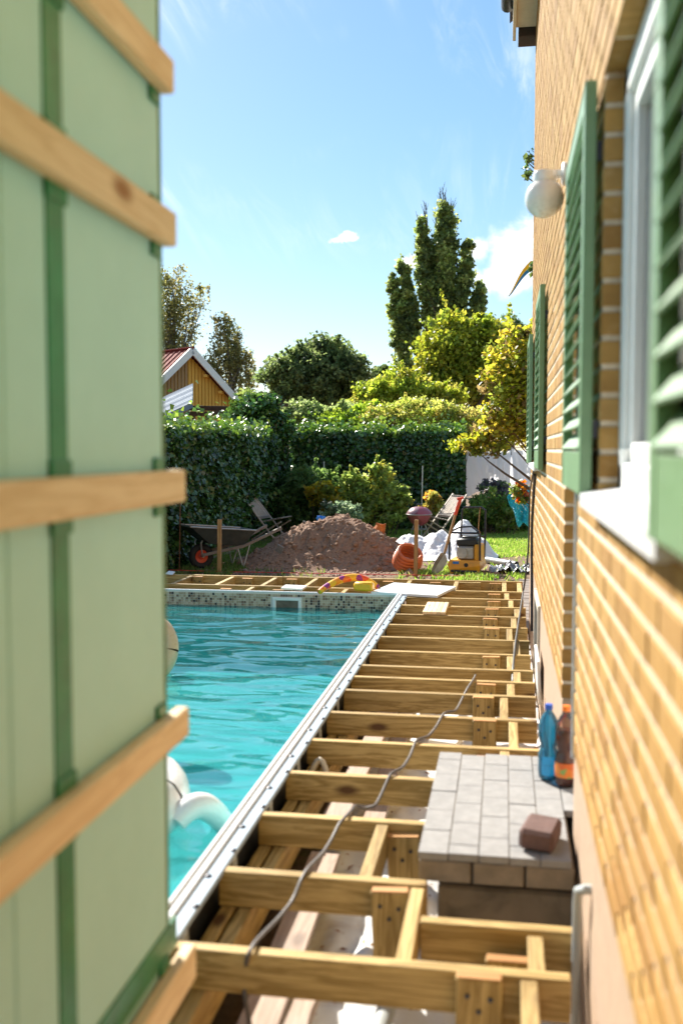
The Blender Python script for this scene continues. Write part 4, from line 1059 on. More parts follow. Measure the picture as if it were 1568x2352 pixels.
# white sacking over a heap
tp = [(-.68, 16.9, .64, .34, .5), (-1.08, 16.85, .44, .5, .5), (-1.55, 16.8, .38, .5, .45), (-1.95, 16.75, .28, .3, .4), (-.42, 16.8, .36, .26, .4)]
def tz(X, Y):
    h = np.zeros_like(X)
    for (cx_, cy_, a, sx, sy) in tp: h = np.maximum(h, a * np.exp(-(((X - cx_) / sx) ** 2 + ((Y - cy_) / sy) ** 2) * 1.1))
    return G - .05 + h + np.clip(h * 4, 0, 1) * (.035 * np.abs(fbm(X, Y, 3.5, 4, .6, 6)) + .02 * fbm(X, Y, 9, 2, .5, 7)) + .03
heap('tarpaulin', 'crumpled white tarpaulin draped over a mound behind the soil heap', 'tarpaulin', -2.3, -.1, 16.1, 17.6, tz, 'tarp', 120, 90)
# stakes
for xd, yt, lab in ((503, 1193, 'square pine stake standing in front of the wheelbarrow'), (955, 1194, 'square pine stake standing in front of the orange pipe coil')):
    p = py(xd, yt, 14.05); b = MB(); b.cbox((p.x, 14.05, (p.z + G - .3) / 2), (.056, .05, p.z - G + .3), .004, Matrix.Rotation(.012, 3, 'Y')); solo('wooden_stake', b, M['pine_z'], lab, 'stake', (p.x, 14.05, G), 'stakes of the builder line')
b = MB(); b.tube([py(380, 1309, 14.0), py(503, 1313, 14.0), py(955, 1321, 14.0), py(1120, 1324, 14.0)], .006, 6); solo('builder_line', b, M['redstring'], 'red builder line stretched low between the stakes', 'string', (-2.5, 14, G))
p = py(414, 1150, 14.2); b = MB(); b.tube([(p.x - .03, 14.2, G - .1), (p.x, 14.2, p.z)], .008, 6); solo('rusty_rod', b, M['rust'], 'thin rusty rod standing upright before the ivy hedge', 'rod', (p.x, 14.2, G))
# wheelbarrow
def xf(loc, rz): return Matrix.Translation(Vector(loc)) @ Matrix.Rotation(rz, 4, 'Z')
def place(mb, T): mb.v = [tuple(T @ Vector(p)) for p in mb.v]; return mb
wp0 = pz(462, 1307, G); T = xf((wp0.x, wp0.y, G), math.radians(38))
wb = thing('wheelbarrow', 'grey steel wheelbarrow with an orange rimmed wheel beside the ivy hedge', 'wheelbarrow', (wp0.x, wp0.y, G))
RX = Matrix.Rotation(math.pi / 2, 3, 'X')
b = MB(); b.tube(ringpts((0, 0, .195), .145, 28, tilt=RX), .052, 12, False); wh = part('wheel', place(b, T), M['rubber'], wb, True)
b = MB(); b.lathe([(.001, -.03), (.03, -.034), (.05, -.02), (.10, -.028), (.112, -.012), (.112, .012), (.10, .028), (.05, .02), (.03, .034), (.001, .03)], (0, 0, .195), 22, RX, close=False); rim_ = part('rim', place(b, T), M['red'], wh, True)
b = MB(); b.tube([(0, -.11, .195), (0, .11, .195)], .012, 8); part('axle', place(b, T), M['steel'], wb)
def loft(mb, lower, upper, th=.006):
    n_ = len(lower); mb.add(list(lower) + list(upper), [(i, (i + 1) % n_, n_ + (i + 1) % n_, n_ + i) for i in range(n_)] + [tuple(range(n_))])
lo = [(.06, -.20, .40), (.62, -.17, .33), (.62, .17, .33), (.06, .20, .40)]; up_ = [(-.28, -.33, .675), (.78, -.30, .58), (.78, .30, .58), (-.28, .33, .675)]
b = MB(); loft(b, lo, up_); loft(b, [(x * .985 + .003, y * .985, z + .008) for x, y, z in lo], [(x * .985 + .003, y * .985, z) for x, y, z in up_]); tray = part('tray', place(b, T), plain('dark_green_grey_steel', (0.055, 0.062, 0.058), .45, .25, dirt=((0.16, 0.13, 0.1), .5)), wb)
b = MB(); b.tube([Vector(p) for p in up_ + up_[:1]], .013, 8); part('tray_rim', place(b, T), M['steel'], tray, True)
for sy in (-1, 1):
    b = MB(); b.bar((-.02, sy * .10, .22), (.62, sy * .2, .34), .035, .045); b.bar((.62, sy * .2, .34), (1.22, sy * .28, .60), .035, .045); part('handle', place(b, T), M['grey_x'], wb)
    b = MB(); b.tube([(.52, sy * .19, .32), (.60, sy * .22, .0)], .012, 8); b.tube([(.72, sy * .21, .38), (.60, sy * .22, .0)], .012, 8); part('leg', place(b, T), M['steel'], wb)
    b = MB(); b.tube([(-.02, sy * .10, .22), (-.05, sy * .13, .40), (-.03, sy * .14, .45)], .013, 8); part('stay', place(b, T), M['steel'], wb)
# tools and planks lying left
a_, c_ = pz(488, 1298, G + .03), pz(562, 1286, G + .03); b = MB(); b.tube([a_, c_], .018, 8)
sp = thing('lying_spade', 'spade with wooden handle lying on the ground by the soil heap', 'spade', (a_.x, a_.y, G)); part('shaft', b, M['pine_x'], sp, True)
d_ = c_ + (c_ - a_).normalized() * .24; b = MB(); b.tube([c_, d_], [.024, .03], 8); part('grip', b, M['black'], sp, True)
e_ = a_ - (c_ - a_).normalized() * .3; b = MB(); b.bar(e_, a_, .17, .012); part('blade', b, M['dark_metal'], sp)
for (x0, y0, x1, y1, bl2) in ((478, 1284, 552, 1262, 'long weathered board pointing from the wheelbarrow to the sand patch'), (433, 1270, 500, 1266, 'short weathered board right behind the wheelbarrow wheel')):
    p0, p1 = pz(x0, y0, G + .03), pz(x1, y1, G + .03); b = MB(); b.bar(p0, p1, .09, .025); solo('grey_board', b, M['grey_x'], bl2, 'board', ((p0.x + p1.x) / 2, p0.y, G), 'boards behind the wheelbarrow')
# folding garden chairs
def chair(loc, rz, label, rec=0.42):
    T = xf(loc, rz); t = thing('garden_chair', label, 'garden chair', loc, 'folding wooden garden chairs')
    for sy in (-1, 1):
        s_ = sy * .25
        b = MB(); b.bar((-.46, s_, .93), (.30, s_, .02), .022, .045, up=(0, 1, 0)); part('back_leg', place(b, T), M['grey_z'], t)
        b = MB(); b.bar((.36, s_ * .86, .44), (-.36, s_ * .86, .02), .022, .045, up=(0, 1, 0)); part('front_leg', place(b, T), M['grey_z'], t)
    for zc in (0.88, .50):
        b = MB(); xx = -.46 + (.93 - zc) * .835; b.bar((xx, -.24, zc), (xx, .24, zc), .022, .05); part('back_rail', place(b, T), M['grey_x'], t)
    for k in range(9):
        yy = -.2 + k * .05; b = MB(); b.bar((-.41, yy, .865), (-.125, yy, .515), .012, .034, up=(0, 1, 0)); part('back_slat', place(b, T), M['grey_z'], t)
    for k in range(8):
        xx = -.05 + k * .058; b = MB(); b.cbox((xx, 0, .43 + .012 * k), (.046, .5, .018), .003); part('seat_slat', place(b, T), M['grey_x'], t)
    return t
p = pz(618, 1247, G); chair((p.x, p.y, G), math.radians(-12), 'weathered folding garden chair between ivy hedge and soil heap')
p = pz(1010, 1243, G); chair((p.x, p.y, G), math.radians(215), 'weathered folding garden chair behind the white tarpaulin')
# kettle grill
p = pz(962, 1246, G); gc = py(962, 1185, p.y); kr = .245
gr = thing('kettle_grill', 'faded red kettle grill with closed lid behind the white tarpaulin', 'grill', (p.x, p.y, G))
b = MB(); b.lathe([(.001, -.20), (.10, -.18), (.17, -.12), (.225, -.03), (kr, .03)], (p.x, p.y, gc.z), 26, close=False); part('bowl', b, M['kettle'], gr, 'all')
b = MB(); b.lathe([(kr + .008, .032), (kr + .004, .05), (.22, .10), (.15, .16), (.06, .185), (.001, .19)], (p.x, p.y, gc.z), 26, close=False); ld = part('lid', b, M['kettle'], gr, 'all')
b = MB(); b.tube(ringpts((p.x, p.y, gc.z + .033), kr + .006, 26), .008, 8, False); part('lid_rim', b, M['steel'], ld, True)
b = MB(); b.tube([(p.x - .06, p.y, gc.z + .185), (p.x - .05, p.y, gc.z + .225), (p.x + .05, p.y, gc.z + .225), (p.x + .06, p.y, gc.z + .185)], .011, 8); part('handle', b, M['black'], ld, True)
for k in range(3):
    a = k * 2.094 + .5; b = MB(); b.tube([(p.x + .12 * math.cos(a), p.y + .12 * math.sin(a), gc.z - .16), (p.x + .26 * math.cos(a), p.y + .26 * math.sin(a), G)], .012, 8); part('leg', b, M['steel'], gr, True)
b = MB(); b.lathe([(.001, 0), (.15, .0), (.17, .015)], (p.x, p.y, gc.z - .27), 20, close=False); part('ash_tray', b, M['steel'], gr)
# orange corrugated pipe coil
p = pz(934, 1318, G); RC = Matrix.Rotation(.38, 3, 'Y') @ Matrix.Rotation(.62, 3, 'X'); cc = Vector((p.x, p.y + .2, G + .205))
pco = thing('pipe_coil', 'short coil of orange corrugated drain pipe beside the soil heap', 'pipe', (p.x, p.y, G))
b = MB(); hel = []
for k in range(5 * 30 + 1):
    a = k / 30 * 2 * math.pi; rr = .185 + .012 * math.sin(k * .031); hel.append(RC @ Vector((rr * math.cos(a), rr * math.sin(a), -.14 + .056 * k / 30)) + cc)
b.tube(hel, [.029 + .0025 * (k % 2) for k in range(len(hel))], 10); part('coil', b, M['orange_pipe'], pco, 'all')
# shovel
q = [py(1057, 1146, 14.75), py(1046, 1180, 14.72), py(1020, 1272, 14.5), py(1006, 1294, 14.42), py(990, 1321, 14.35)]
sv = thing('shovel', 'long shovel with red grip leaning on the plate compactor', 'shovel', (q[4].x, q[4].y, G))
b = MB(); b.tube([q[1], q[2]], .02, 10); part('shaft', b, M['pine_z'], sv, True)
b = MB(); b.tube([q[0], q[1].lerp(q[0], -.12)], [.026, .024], 10); b.tube([q[0] + Vector((-.05, 0, .0)), q[0] + Vector((.05, 0, .02))], .018, 8); part('grip', b, M['red'], sv, True)
dr_ = (q[4] - q[2]).normalized(); sd = dr_.cross(Vector((0, 1, 0))).normalized(); sd = (sd * .6 + Vector((0, .8, 0)) * .8).normalized(); sd = (sd - dr_ * sd.dot(dr_)).normalized(); nn = dr_.cross(sd)
b = MB(); ro = [(0, .03), (.05, .10), (.20, .11), (.30, .08), (.37, .0)]
pl = [q[2] + dr_ * u + sd * w_ + nn * (.03 * (w_ / .11) ** 2) for u, w_ in ro] + [q[2] + dr_ * u - sd * w_ + nn * (.03 * (w_ / .11) ** 2) for u, w_ in ro[::-1][1:]]
b.prism(pl, nn * .004); part('blade', b, M['steel'], sv)
# plate compactor
p = pz(1071, 1319, G); T = xf((p.x, p.y + .25, G), math.radians(-8)); pc = thing('plate_compactor', 'yellow plate compactor with black tube frame on the grass', 'plate compactor', (p.x, p.y + .25, G))
b = MB(); b.prism([(-.22, -.26, .06), (.22, -.26, .06), (.24, -.27, .13), (.22, -.24, .2), (-.22, -.24, .2), (-.24, -.27, .13)], (0, .5, 0)); part('base_plate', place(b, T), M['yellow'], pc)
for sx in (-1, 1):
    b = MB(); b.cbox((sx * .17, -.2, .03), (.09, .12, .07), .01); part('foot', place(b, T), M['yellow'], pc)
b = MB(); b.cbox((0, 0, .045), (.38, .6, .03), .008); part('shoe', place(b, T), M['dark_metal'], pc)
b = MB(); b.cbox((.0, -.02, .30), (.26, .26, .2), .02); b.lathe([(.001, -.02), (.075, -.02), (.08, .02), (.001, .02)], (-.05, -.165, .30), 18, RX, close=False); eng = part('engine', place(b, T), M['steel'], pc)
b = MB(); b.cbox((.02, -.02, .455), (.32, .26, .11), .035); b.cbox((.04, -.02, .52), (.2, .18, .05), .02); part('engine_cover', place(b, T), M['black'], eng, True)
b = MB(); b.cbox((.18, -.02, .30), (.10, .3, .26), .015); part('belt_guard', place(b, T), M['yellow'], pc)
b = MB(); b.lathe([(.001, -.01), (.03, -.01), (.03, .01), (.001, .01)], (.03, -.262, .135), 14, RX, close=False); part('plug', place(b, T), M['black'], pc)
b = MB(); b.cbox((-.12, -.268, .165), (.09, .006, .035), .001); part('badge', place(b, T), M['bluebag'], pc)
def tb_(name, pts, r=.013): 
    b = MB(); b.tube([Vector(q_) for q_ in pts], r, 8); part(name, place(b, T), M['dark_metal'], pc, True)
tb_('handle', [(-.14, .2, .25), (-.14, .25, .6), (-.13, .28, .91), (-.10, .29, .95), (.16, .29, .95), (.22, .28, .91), (.225, .25, .6), (.22, .2, .2)], .014)
tb_('guard_frame', [(-.23, -.2, .2), (-.23, -.2, .58), (-.20, -.2, .60), (.20, -.2, .60), (.22, -.2, .58), (.22, -.2, .2)], .015)
tb_('guard_hoop', [(-.21, -.2, .62), (-.08, -.12, .68), (.08, -.12, .69), (.20, -.2, .62)], .014)
tb_('crossbar', [(-.14, .24, .52), (.225, .24, .52)], .01)
b = MB(); b.tube([(.14, .275, .95), (.13, .26, .8), (.12, .26, .62), (.15, .26, .55)], .008, 6); part('rope', place(b, T), M['pine_z'], pc)
# PVC pipe and plastic sheet
p0, p1 = py(1118, 1284, 16.0), py(1186, 1284, 15.4); b = MB(); pv = thing('grey_pipe', 'grey plastic drain pipe lying beyond the plate compactor', 'pipe', (p1.x, p1.y, G))
p0.z = p1.z = G + .055; b.tube([p0, p1], .052, 18, False); b.tube([p1, p0], .047, 18, False); part('tube', b, M['grey_pvc'], pv, True)
for t in (.72, .78, .96):
    b = MB(); m_ = p0.lerp(p1, t); m2 = p0.lerp(p1, t + .02); b.tube([m_, m2], .0545, 18, False); part('ring_seal', b, M['black'], pv, True)
o = grid('plastic_sheet', -.22, .42, 14.65, 15.35, 40, 40, lambda X, Y: G + .02 + .10 * np.abs(fbm(X, Y, 4.5, 4, .6, 9)) * np.clip(1.4 - 2.4 * np.abs(X - .12) , 0, 1), M['plasticsheet']); tag(o, 'crumpled dark grey plastic sheet beside the boardwalk', 'plastic sheet')
for xd, yt, yb, Yd, cl_ in ((968, 1070, 1180, 20.5, 'thin pale cane standing right behind the kettle grill'), (854, 1068, 1180, 21.0, 'thin pale cane inside the sunlit raspberry bush'), (742, 1060, 1170, 21.3, 'thin pale cane rising from the yellowing bush')):
    p = py(xd, yt, Yd); b = MB(); b.tube([(p.x, Yd, G), (p.x + .02, Yd, p.z)], .011, 6); solo('plant_cane', b, M['grey_pvc'], cl_, 'cane', (p.x, Yd, G), 'canes among the bushes')

# ------------------------------------------------------------------ vegetation
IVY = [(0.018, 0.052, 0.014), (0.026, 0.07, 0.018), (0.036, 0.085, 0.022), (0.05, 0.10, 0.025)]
IVY_BACKLIT = [(0.07, 0.15, 0.025), (0.12, 0.21, 0.035), (0.17, 0.25, 0.045), (0.05, 0.11, 0.022)]  # hedge top leaves, the light coming through them put into the colour
def hedge(name, label, p0, p1, th, z1, n, face):
    """hedge from p0 to p1 (XY) at its visible face; th thickness away from the face normal"""
    p0, p1 = np.array(p0, float), np.array(p1, float); L = np.linalg.norm(p1 - p0); d = (p1 - p0) / L; nv = np.array(face, float)
    t = thing(name, label, 'hedge', (*((p0 + p1) / 2 - nv * th / 2), G))
    b = MB(); q = [p0 - nv * .14, p1 - nv * .14, p1 - nv * (th - .1), p0 - nv * (th - .1)]
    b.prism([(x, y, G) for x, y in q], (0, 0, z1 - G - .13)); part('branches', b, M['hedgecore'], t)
    nf = int(n * .78); u = rng.uniform(0, L, nf); z = rng.uniform(G, z1, nf)
    bul = .09 * fbm(u, z, 1.4, 4, .6, 3) - .05
    P = np.stack([p0[0] + d[0] * u, p0[1] + d[1] * u, z], 1) + np.outer(bul + rng.normal(size=nf) * .055, [nv[0], nv[1], 0])
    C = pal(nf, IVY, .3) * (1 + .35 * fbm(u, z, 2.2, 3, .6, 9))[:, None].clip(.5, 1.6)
    nb = np.tile(np.array([nv[0] * 1.5, nv[1] * 1.5, .8]), (nf, 1))
    n2 = n - nf; u2 = rng.uniform(0, L, n2); w2 = rng.uniform(-.05, th, n2)
    top = z1 + .15 * fbm(u2, w2, 1.5, 4, .65, 6) + rng.exponential(.075, n2) - .06
    P2 = np.stack([p0[0] + d[0] * u2 - nv[0] * w2, p0[1] + d[1] * u2 - nv[1] * w2, top], 1); C2 = pal(n2, IVY_BACKLIT, .3)
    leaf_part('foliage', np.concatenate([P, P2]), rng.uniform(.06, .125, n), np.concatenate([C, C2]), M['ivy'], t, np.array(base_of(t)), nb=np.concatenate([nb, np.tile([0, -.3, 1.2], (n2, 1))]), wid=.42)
    return t
hedge('ivy_hedge', 'tall dark ivy hedge running along the pool side of the garden', (-4.95, 11.2), (-4.85, 22.4), .9, 1.72, 34000, (1, 0))
hedge('back_hedge', 'dark ivy hedge closing the garden behind the garden chairs', (-4.9, 22.6), (-.9, 22.8), .9, 1.80, 20000, (0, -1))

def limb(mb, a, b_, r0, r1, bend=.12, n=5, sides=5):
    a, b_ = Vector(a), Vector(b_); L = (b_ - a).length; off = Vector((rnd.uniform(-1, 1), rnd.uniform(-1, 1), rnd.uniform(-.2, .8))) * L * bend
    pts = [a.lerp(b_, t) + off * math.sin(math.pi * t) for t in np.linspace(0, 1, n)]
    mb.tube(pts, [r0 + (r1 - r0) * t for t in np.linspace(0, 1, n)], sides, False)
def plant(name, label, cat, Yd, blobs, n, lsize, cols, base_px=None, trunk=.0, clump=.16, group=None, mat='leaf', bark='bark', depth=1.0, shell=.55, w=None, droop=0.0, ground=G, nclump=None, shoots=0, jit=.25, bias=.6, stems=True, fill=.25):
    """foliage plant at depth Yd from ellipses given in photo pixels (x, y, half width, half height)"""
    s = Yd / F
    bx = base_px if base_px is not None else blobs[0][0]
    bpt = py(bx, 1032, Yd); root = Vector((bpt.x, Yd, ground))
    t = thing(name, label, cat, root, group)
    ar = np.array([b_[2] * b_[3] for b_ in blobs], float); ar /= ar.sum()
    nc = nclump or max(24, int(n / 90)); cen = []; rad = []
    for (x, y, hx, hy), a in zip(blobs, ar):
        c = py(x, y, Yd); k = max(6, int(nc * a))
        D = rng.normal(size=(k, 3)); D /= np.linalg.norm(D, axis=1, keepdims=True)
        rr = shell + (1 - shell) * rng.uniform(0, 1, (k, 1)) ** .6
        rr *= 1 + .13 * rng.normal(size=(k, 1))
        Q = D * rr * np.array([hx * s, (hx + hy) / 2 * s * depth, hy * s]); cen.append(Q + np.array(c)); rad.append(np.full(k, min(hx, hy) * s * clump * 2.0) * rng.uniform(.55, 1.3, k))
    cen = np.concatenate(cen); rad = np.concatenate(rad); k = len(cen)
    cen[:, 2] = np.maximum(cen[:, 2], ground + .05)
    i = rng.integers(0, k, n); off = np.clip(rng.normal(size=(n, 3)) * .62, -1.7, 1.7)
    P = cen[i] + off * rad[i][:, None] * np.array([1, 1, .8])
    if droop: P[:, 2] -= rng.exponential(droop, n) * (rng.uniform(0, 1, n) < .75); P[:, :2] = np.where((rng.uniform(0, 1, (n, 1)) < .75), cen[i][:, :2] + (P[:, :2] - cen[i][:, :2]) * .55, P[:, :2])
    nf = int(n * fill); bi = rng.choice(len(blobs), nf, p=ar)          # loose leaves through the whole crown, between the clumps
    BA = np.array([(*py(b_[0], b_[1], Yd), b_[2] * s, b_[3] * s) for b_ in blobs]); D = rng.normal(size=(nf, 3)); D /= np.linalg.norm(D, axis=1, keepdims=True)
    D *= rng.uniform(.05, 1.04, (nf, 1)) ** .5; q_ = BA[bi]
    P[:nf] = q_[:, :3] + D * np.stack([q_[:, 3], (q_[:, 3] + q_[:, 4]) / 2 * depth, q_[:, 4]], 1)
    P[:, 2] = np.maximum(P[:, 2], ground + .02)
    cl = pal(k, cols, jit * .7, w)[i] * (1 + rng.normal(size=(n, 1)) * jit)
    if shoots:
        SP = []
        for j in rng.choice(k, shoots):
            a_ = cen[j]; d_ = np.array([rng.normal() * .35, rng.normal() * .35, 1.0]); d_ += .8 * (a_ - cen.mean(0)) / (np.linalg.norm(a_ - cen.mean(0)) + 1e-6); d_ /= np.linalg.norm(d_)
            if d_[2] < 0: continue
            m_ = 34; q_ = rng.uniform(0, 1, (m_, 1)); SP.append(a_ + d_ * q_ * rad[j] * rng.uniform(1.2, 2.6) + rng.normal(size=(m_, 3)) * rad[j] * .16 * (1.2 - q_))
        SP = np.concatenate(SP); P = np.concatenate([P, SP]); cl = np.concatenate([cl, pal(len(SP), cols, jit, w)]); n = len(P)
    leaf_part('foliage', P, rng.uniform(.7, 1.35, n) * lsize, np.clip(cl, .004, .9), M[mat], t, np.array(root), bias=bias)
    b = MB()
    if trunk:
        top = Vector(cen[np.argsort(cen[:, 2])[int(k * .8)]]); top.x = root.x + (top.x - root.x) * .5; top.y = Yd
        spine = [root - Vector((0, 0, .1)), root.lerp(top, .35) + Vector((rnd.uniform(-.1, .1), 0, 0)), root.lerp(top, .7), top]
        b.tube(spine, [trunk, trunk * .8, trunk * .5, trunk * .15], 8, False)
        for j in rng.choice(k, min(k, 46), replace=False):
            f = float(np.clip((cen[j][2] - root.z) / max(.1, top.z - root.z) * .75, .38, .9)); limb(b, root.lerp(top, f * .8), cen[j], trunk * .28, trunk * .05)
    elif not stems:
        for j in range(k): limb(b, Vector((root.x + .08, Yd + .1, cen[j][2] - .12)), cen[j], .006, .003, .05, 4, 4)
    else:
        for j in rng.choice(k, min(k, 40), replace=False): limb(b, root + Vector((rnd.uniform(-.2, .2) + (cen[j][0] - root.x) * .55, rnd.uniform(-.15, .15), 0)), cen[j], .012, .004, .06, 4, 4)
    part('trunk' if trunk else 'stems', b, M[bark], t, True, recalc=False)
    return t, cen
# far trees
POP = [(0.125, 0.17, 0.055), (0.16, 0.205, 0.065), (0.20, 0.24, 0.08), (0.095, 0.135, 0.05)]
def c4(x, y): return 790 + .3046 * x, 395 + .3046 * y
plumes = [((770, 285), (745, 1230), 105), ((575, 395), (690, 1250), 88), ((430, 665), (575, 1400), 66), ((372, 800), (490, 1540), 74), ((930, 535), (880, 1120), 62), ((1030, 860), (985, 1150), 56), ((690, 820), (710, 1250), 62)]
pb = []
for (a, c, wd) in plumes:
    for t in np.linspace(0, 1, 14):
        x = a[0] + (c[0] - a[0]) * t; y = a[1] + (c[1] - a[1]) * t + 35
        q = wd * (.30 + .70 * math.sin(math.pi * min(1, .12 + t * .78)) ** .8); X_, Y_ = c4(x + rnd.uniform(-14, 14), y)
        pb.append((X_, Y_, q * .3046 * .74, 26))
pop, pcen = plant('poplar_tree', 'tall poplar with upright plumes rising behind the yellow green maple', 'tree', 52, pb, 85000, .19, POP, base_px=1005, trunk=.34, clump=.27, shell=.4, depth=.9, nclump=900, jit=.32, shoots=300, fill=.06)
b = MB()
for (x0, y0, x1, y1) in ((740, 110, 752, 420), (760, 150, 770, 420), (725, 140, 735, 420), (615, 225, 622, 520), (606, 270, 612, 520), (560, 360, 575, 520), (690, 330, 700, 480), (820, 250, 812, 430), (800, 240, 800, 430)):
    a, c = py(*c4(x0, y0), 52), py(*c4(x1, y1), 52); b.tube([c, c.lerp(a, .5) + Vector((.05, 0, 0)), a], [.06, .035, .012], 5)
    for k in range(9):
        m_ = c.lerp(a, .25 + .08 * k); b.tube([m_, m_ + Vector((rnd.uniform(-.22, .22), rnd.uniform(-.2, .2), rnd.uniform(.3, .6)))], [.018, .006], 4)
part('bare_twigs', b, M['bark'], pop, recalc=False)
BIR = [(0.12, 0.125, 0.045), (0.155, 0.155, 0.055), (0.19, 0.175, 0.07), (0.10, 0.11, 0.04)]
plant('birch_tree', 'tall drooping birch rising behind the yellow cottage', 'tree', 46, [(405, 640, 45, 34), (420, 690, 48, 50), (395, 740, 55, 60), (410, 800, 40, 55), (360, 700, 50, 95), (468, 660, 20, 14), (350, 830, 60, 60)], 10000, .13, BIR, base_px=395, trunk=.2, clump=.17, droop=.55, fill=.12, bark='birchbark', nclump=300, shell=.35)
plant('birch_tree', 'smaller drooping birch between the yellow cottage and the round tree', 'tree', 44, [(512, 735, 30, 20), (520, 775, 42, 32), (545, 820, 38, 35), (500, 830, 40, 36), (572, 835, 14, 40), (470, 860, 40, 30), (565, 880, 28, 24)], 7500, .125, BIR, base_px=520, trunk=.15, clump=.17, droop=.5, fill=.12, bark='birchbark', nclump=220, shell=.35)
plant('round_tree', 'dense dark green round crowned tree beyond the back hedge', 'tree', 34, [(715, 868, 105, 62), (740, 830, 70, 50), (665, 860, 62, 48), (790, 870, 58, 55), (710, 920, 110, 40)], 32000, .14, [(0.075, 0.10, 0.04), (0.085, 0.125, 0.045), (0.11, 0.145, 0.055)], trunk=.22, clump=.15, nclump=420, shell=.6, shoots=90)
plant('maple_tree', 'yellow green maple in front of the tall poplar', 'tree', 30, [(1050, 815, 85, 75), (1090, 770, 60, 40), (1010, 850, 50, 50), (1130, 820, 70, 65), (1060, 880, 100, 50)], 30000, .14, [(0.17, 0.21, 0.03), (0.21, 0.24, 0.035), (0.13, 0.18, 0.03), (0.25, 0.25, 0.04)], trunk=.2, clump=.16, nclump=380, shell=.6, shoots=80)
plant('dark_tree', 'blue green tree top showing between maple and brick house', 'tree', 40, [(1175, 780, 45, 40), (1200, 800, 40, 45), (1140, 760, 25, 20)], 6000, .17, [(0.05, 0.08, 0.035), (0.07, 0.11, 0.045)], trunk=.2, clump=.16)
plant('small_tree', 'small tree top between the round tree and the poplar', 'tree', 42, [(880, 855, 22, 16), (900, 880, 30, 18)], 3000, .16, [(0.06, 0.10, 0.035), (0.09, 0.13, 0.04)], trunk=.12, clump=.16)
GOLD = [(0.20, 0.25, 0.04), (0.25, 0.28, 0.045), (0.16, 0.22, 0.035), (0.29, 0.28, 0.06)]
plant('golden_shrub', 'broad golden green shrub behind the back hedge under the poplar', 'shrub', 27, [(905, 900, 80, 42), (960, 915, 70, 42), (860, 930, 60, 40), (1010, 920, 50, 35)], 24000, .10, GOLD, clump=.16, shoots=60)
plant('golden_shrub', 'low golden shrub on the near side of the back hedge top', 'shrub', 24.6, [(960, 965, 110, 45), (1040, 970, 70, 40), (880, 965, 60, 35)], 24000, .07, [(0.23, 0.27, 0.06), (0.28, 0.29, 0.08), (0.18, 0.23, 0.05), (0.27, 0.24, 0.07)], clump=.14, shoots=60)
plant('silver_shrub', 'pale grey green shrub behind the corner of the ivy hedges', 'shrub', 25.5, [(690, 955, 60, 32), (750, 960, 60, 28), (800, 955, 50, 32)], 18000, .075, [(0.17, 0.22, 0.09), (0.22, 0.27, 0.11), (0.14, 0.19, 0.07)], clump=.14, shoots=40)
plant('lime_shrub', 'bright lime green shrub between silver and golden shrubs', 'shrub', 25, [(800, 975, 70, 32), (850, 955, 45, 32)], 13000, .08, [(0.18, 0.27, 0.035), (0.23, 0.30, 0.045), (0.15, 0.23, 0.035)], clump=.15)
plant('light_bush', 'pale green bush beside the cottage gable', 'shrub', 29, [(570, 935, 40, 40), (545, 960, 35, 30)], 5000, .10, [(0.12, 0.17, 0.05), (0.16, 0.20, 0.06)], clump=.15)
plant('ivy_mound', 'mound of ivy overgrowing the end of the pergola', 'ivy', 21.5, [(575, 960, 62, 42), (610, 945, 40, 35), (550, 990, 50, 30), (640, 985, 40, 28)], 13000, .10, [(0.028, 0.075, 0.018), (0.05, 0.11, 0.025), (0.09, 0.17, 0.035)], clump=.2, mat='ivy')
# bushes before the back hedge
RASP_SUNLIT = [(0.15, 0.21, 0.055), (0.19, 0.25, 0.07), (0.24, 0.29, 0.095), (0.26, 0.26, 0.05), (0.12, 0.17, 0.045)]  # raspberry leaves in sun, brightness put into the colour
plant('raspberry_bush', 'sunlit yellow green raspberry bush behind the soil heap', 'bush', 20.8, [(850, 1135, 60, 45), (880, 1100, 30, 30), (805, 1125, 35, 40), (860, 1180, 70, 40), (925, 1150, 20, 40)], 7500, .105, RASP_SUNLIT, clump=.17, nclump=120, shoots=50)
plant('raspberry_bush', 'shaded green raspberry bush behind the left garden chair', 'bush', 20.9, [(700, 1110, 50, 40), (680, 1160, 55, 50), (740, 1150, 40, 50)], 6000, .105, [(0.05, 0.10, 0.03), (0.075, 0.13, 0.04), (0.10, 0.16, 0.05)], clump=.17, nclump=110, shoots=40)  # darker raspberry leaves, shade put into the colour
plant('yellowing_bush', 'yellowing low bush between the two raspberry bushes', 'bush', 20.4, [(735, 1135, 32, 28), (765, 1165, 25, 35)], 2600, .10, [(0.30, 0.24, 0.03), (0.24, 0.22, 0.03), (0.12, 0.15, 0.03)], clump=.17)
plant('grey_bush', 'small grey green plant just behind the soil heap', 'bush', 19.0, [(785, 1178, 40, 28)], 1800, .075, [(0.12, 0.17, 0.10), (0.16, 0.20, 0.12)], clump=.18)
plant('orange_bush', 'small bush with orange yellow leaves beside the kettle grill', 'bush', 20.6, [(995, 1150, 16, 22), (985, 1175, 18, 18)], 800, .10, [(0.36, 0.22, 0.05), (0.30, 0.24, 0.06), (0.2, 0.2, 0.05)], clump=.2)
plant('rose_bush', 'dark green rose bush in front of the hanging laundry', 'bush', 21.5, [(1120, 1165, 45, 40), (1160, 1185, 45, 30), (1090, 1185, 35, 25)], 5200, .085, [(0.05, 0.10, 0.025), (0.08, 0.14, 0.03), (0.15, 0.19, 0.05)], clump=.16)
plant('buddleia', 'spiky grey green plant standing before the white laundry', 'bush', 22.0, [(1140, 1120, 35, 18)], 700, .09, [(0.10, 0.09, 0.10), (0.08, 0.11, 0.05)], clump=.2)
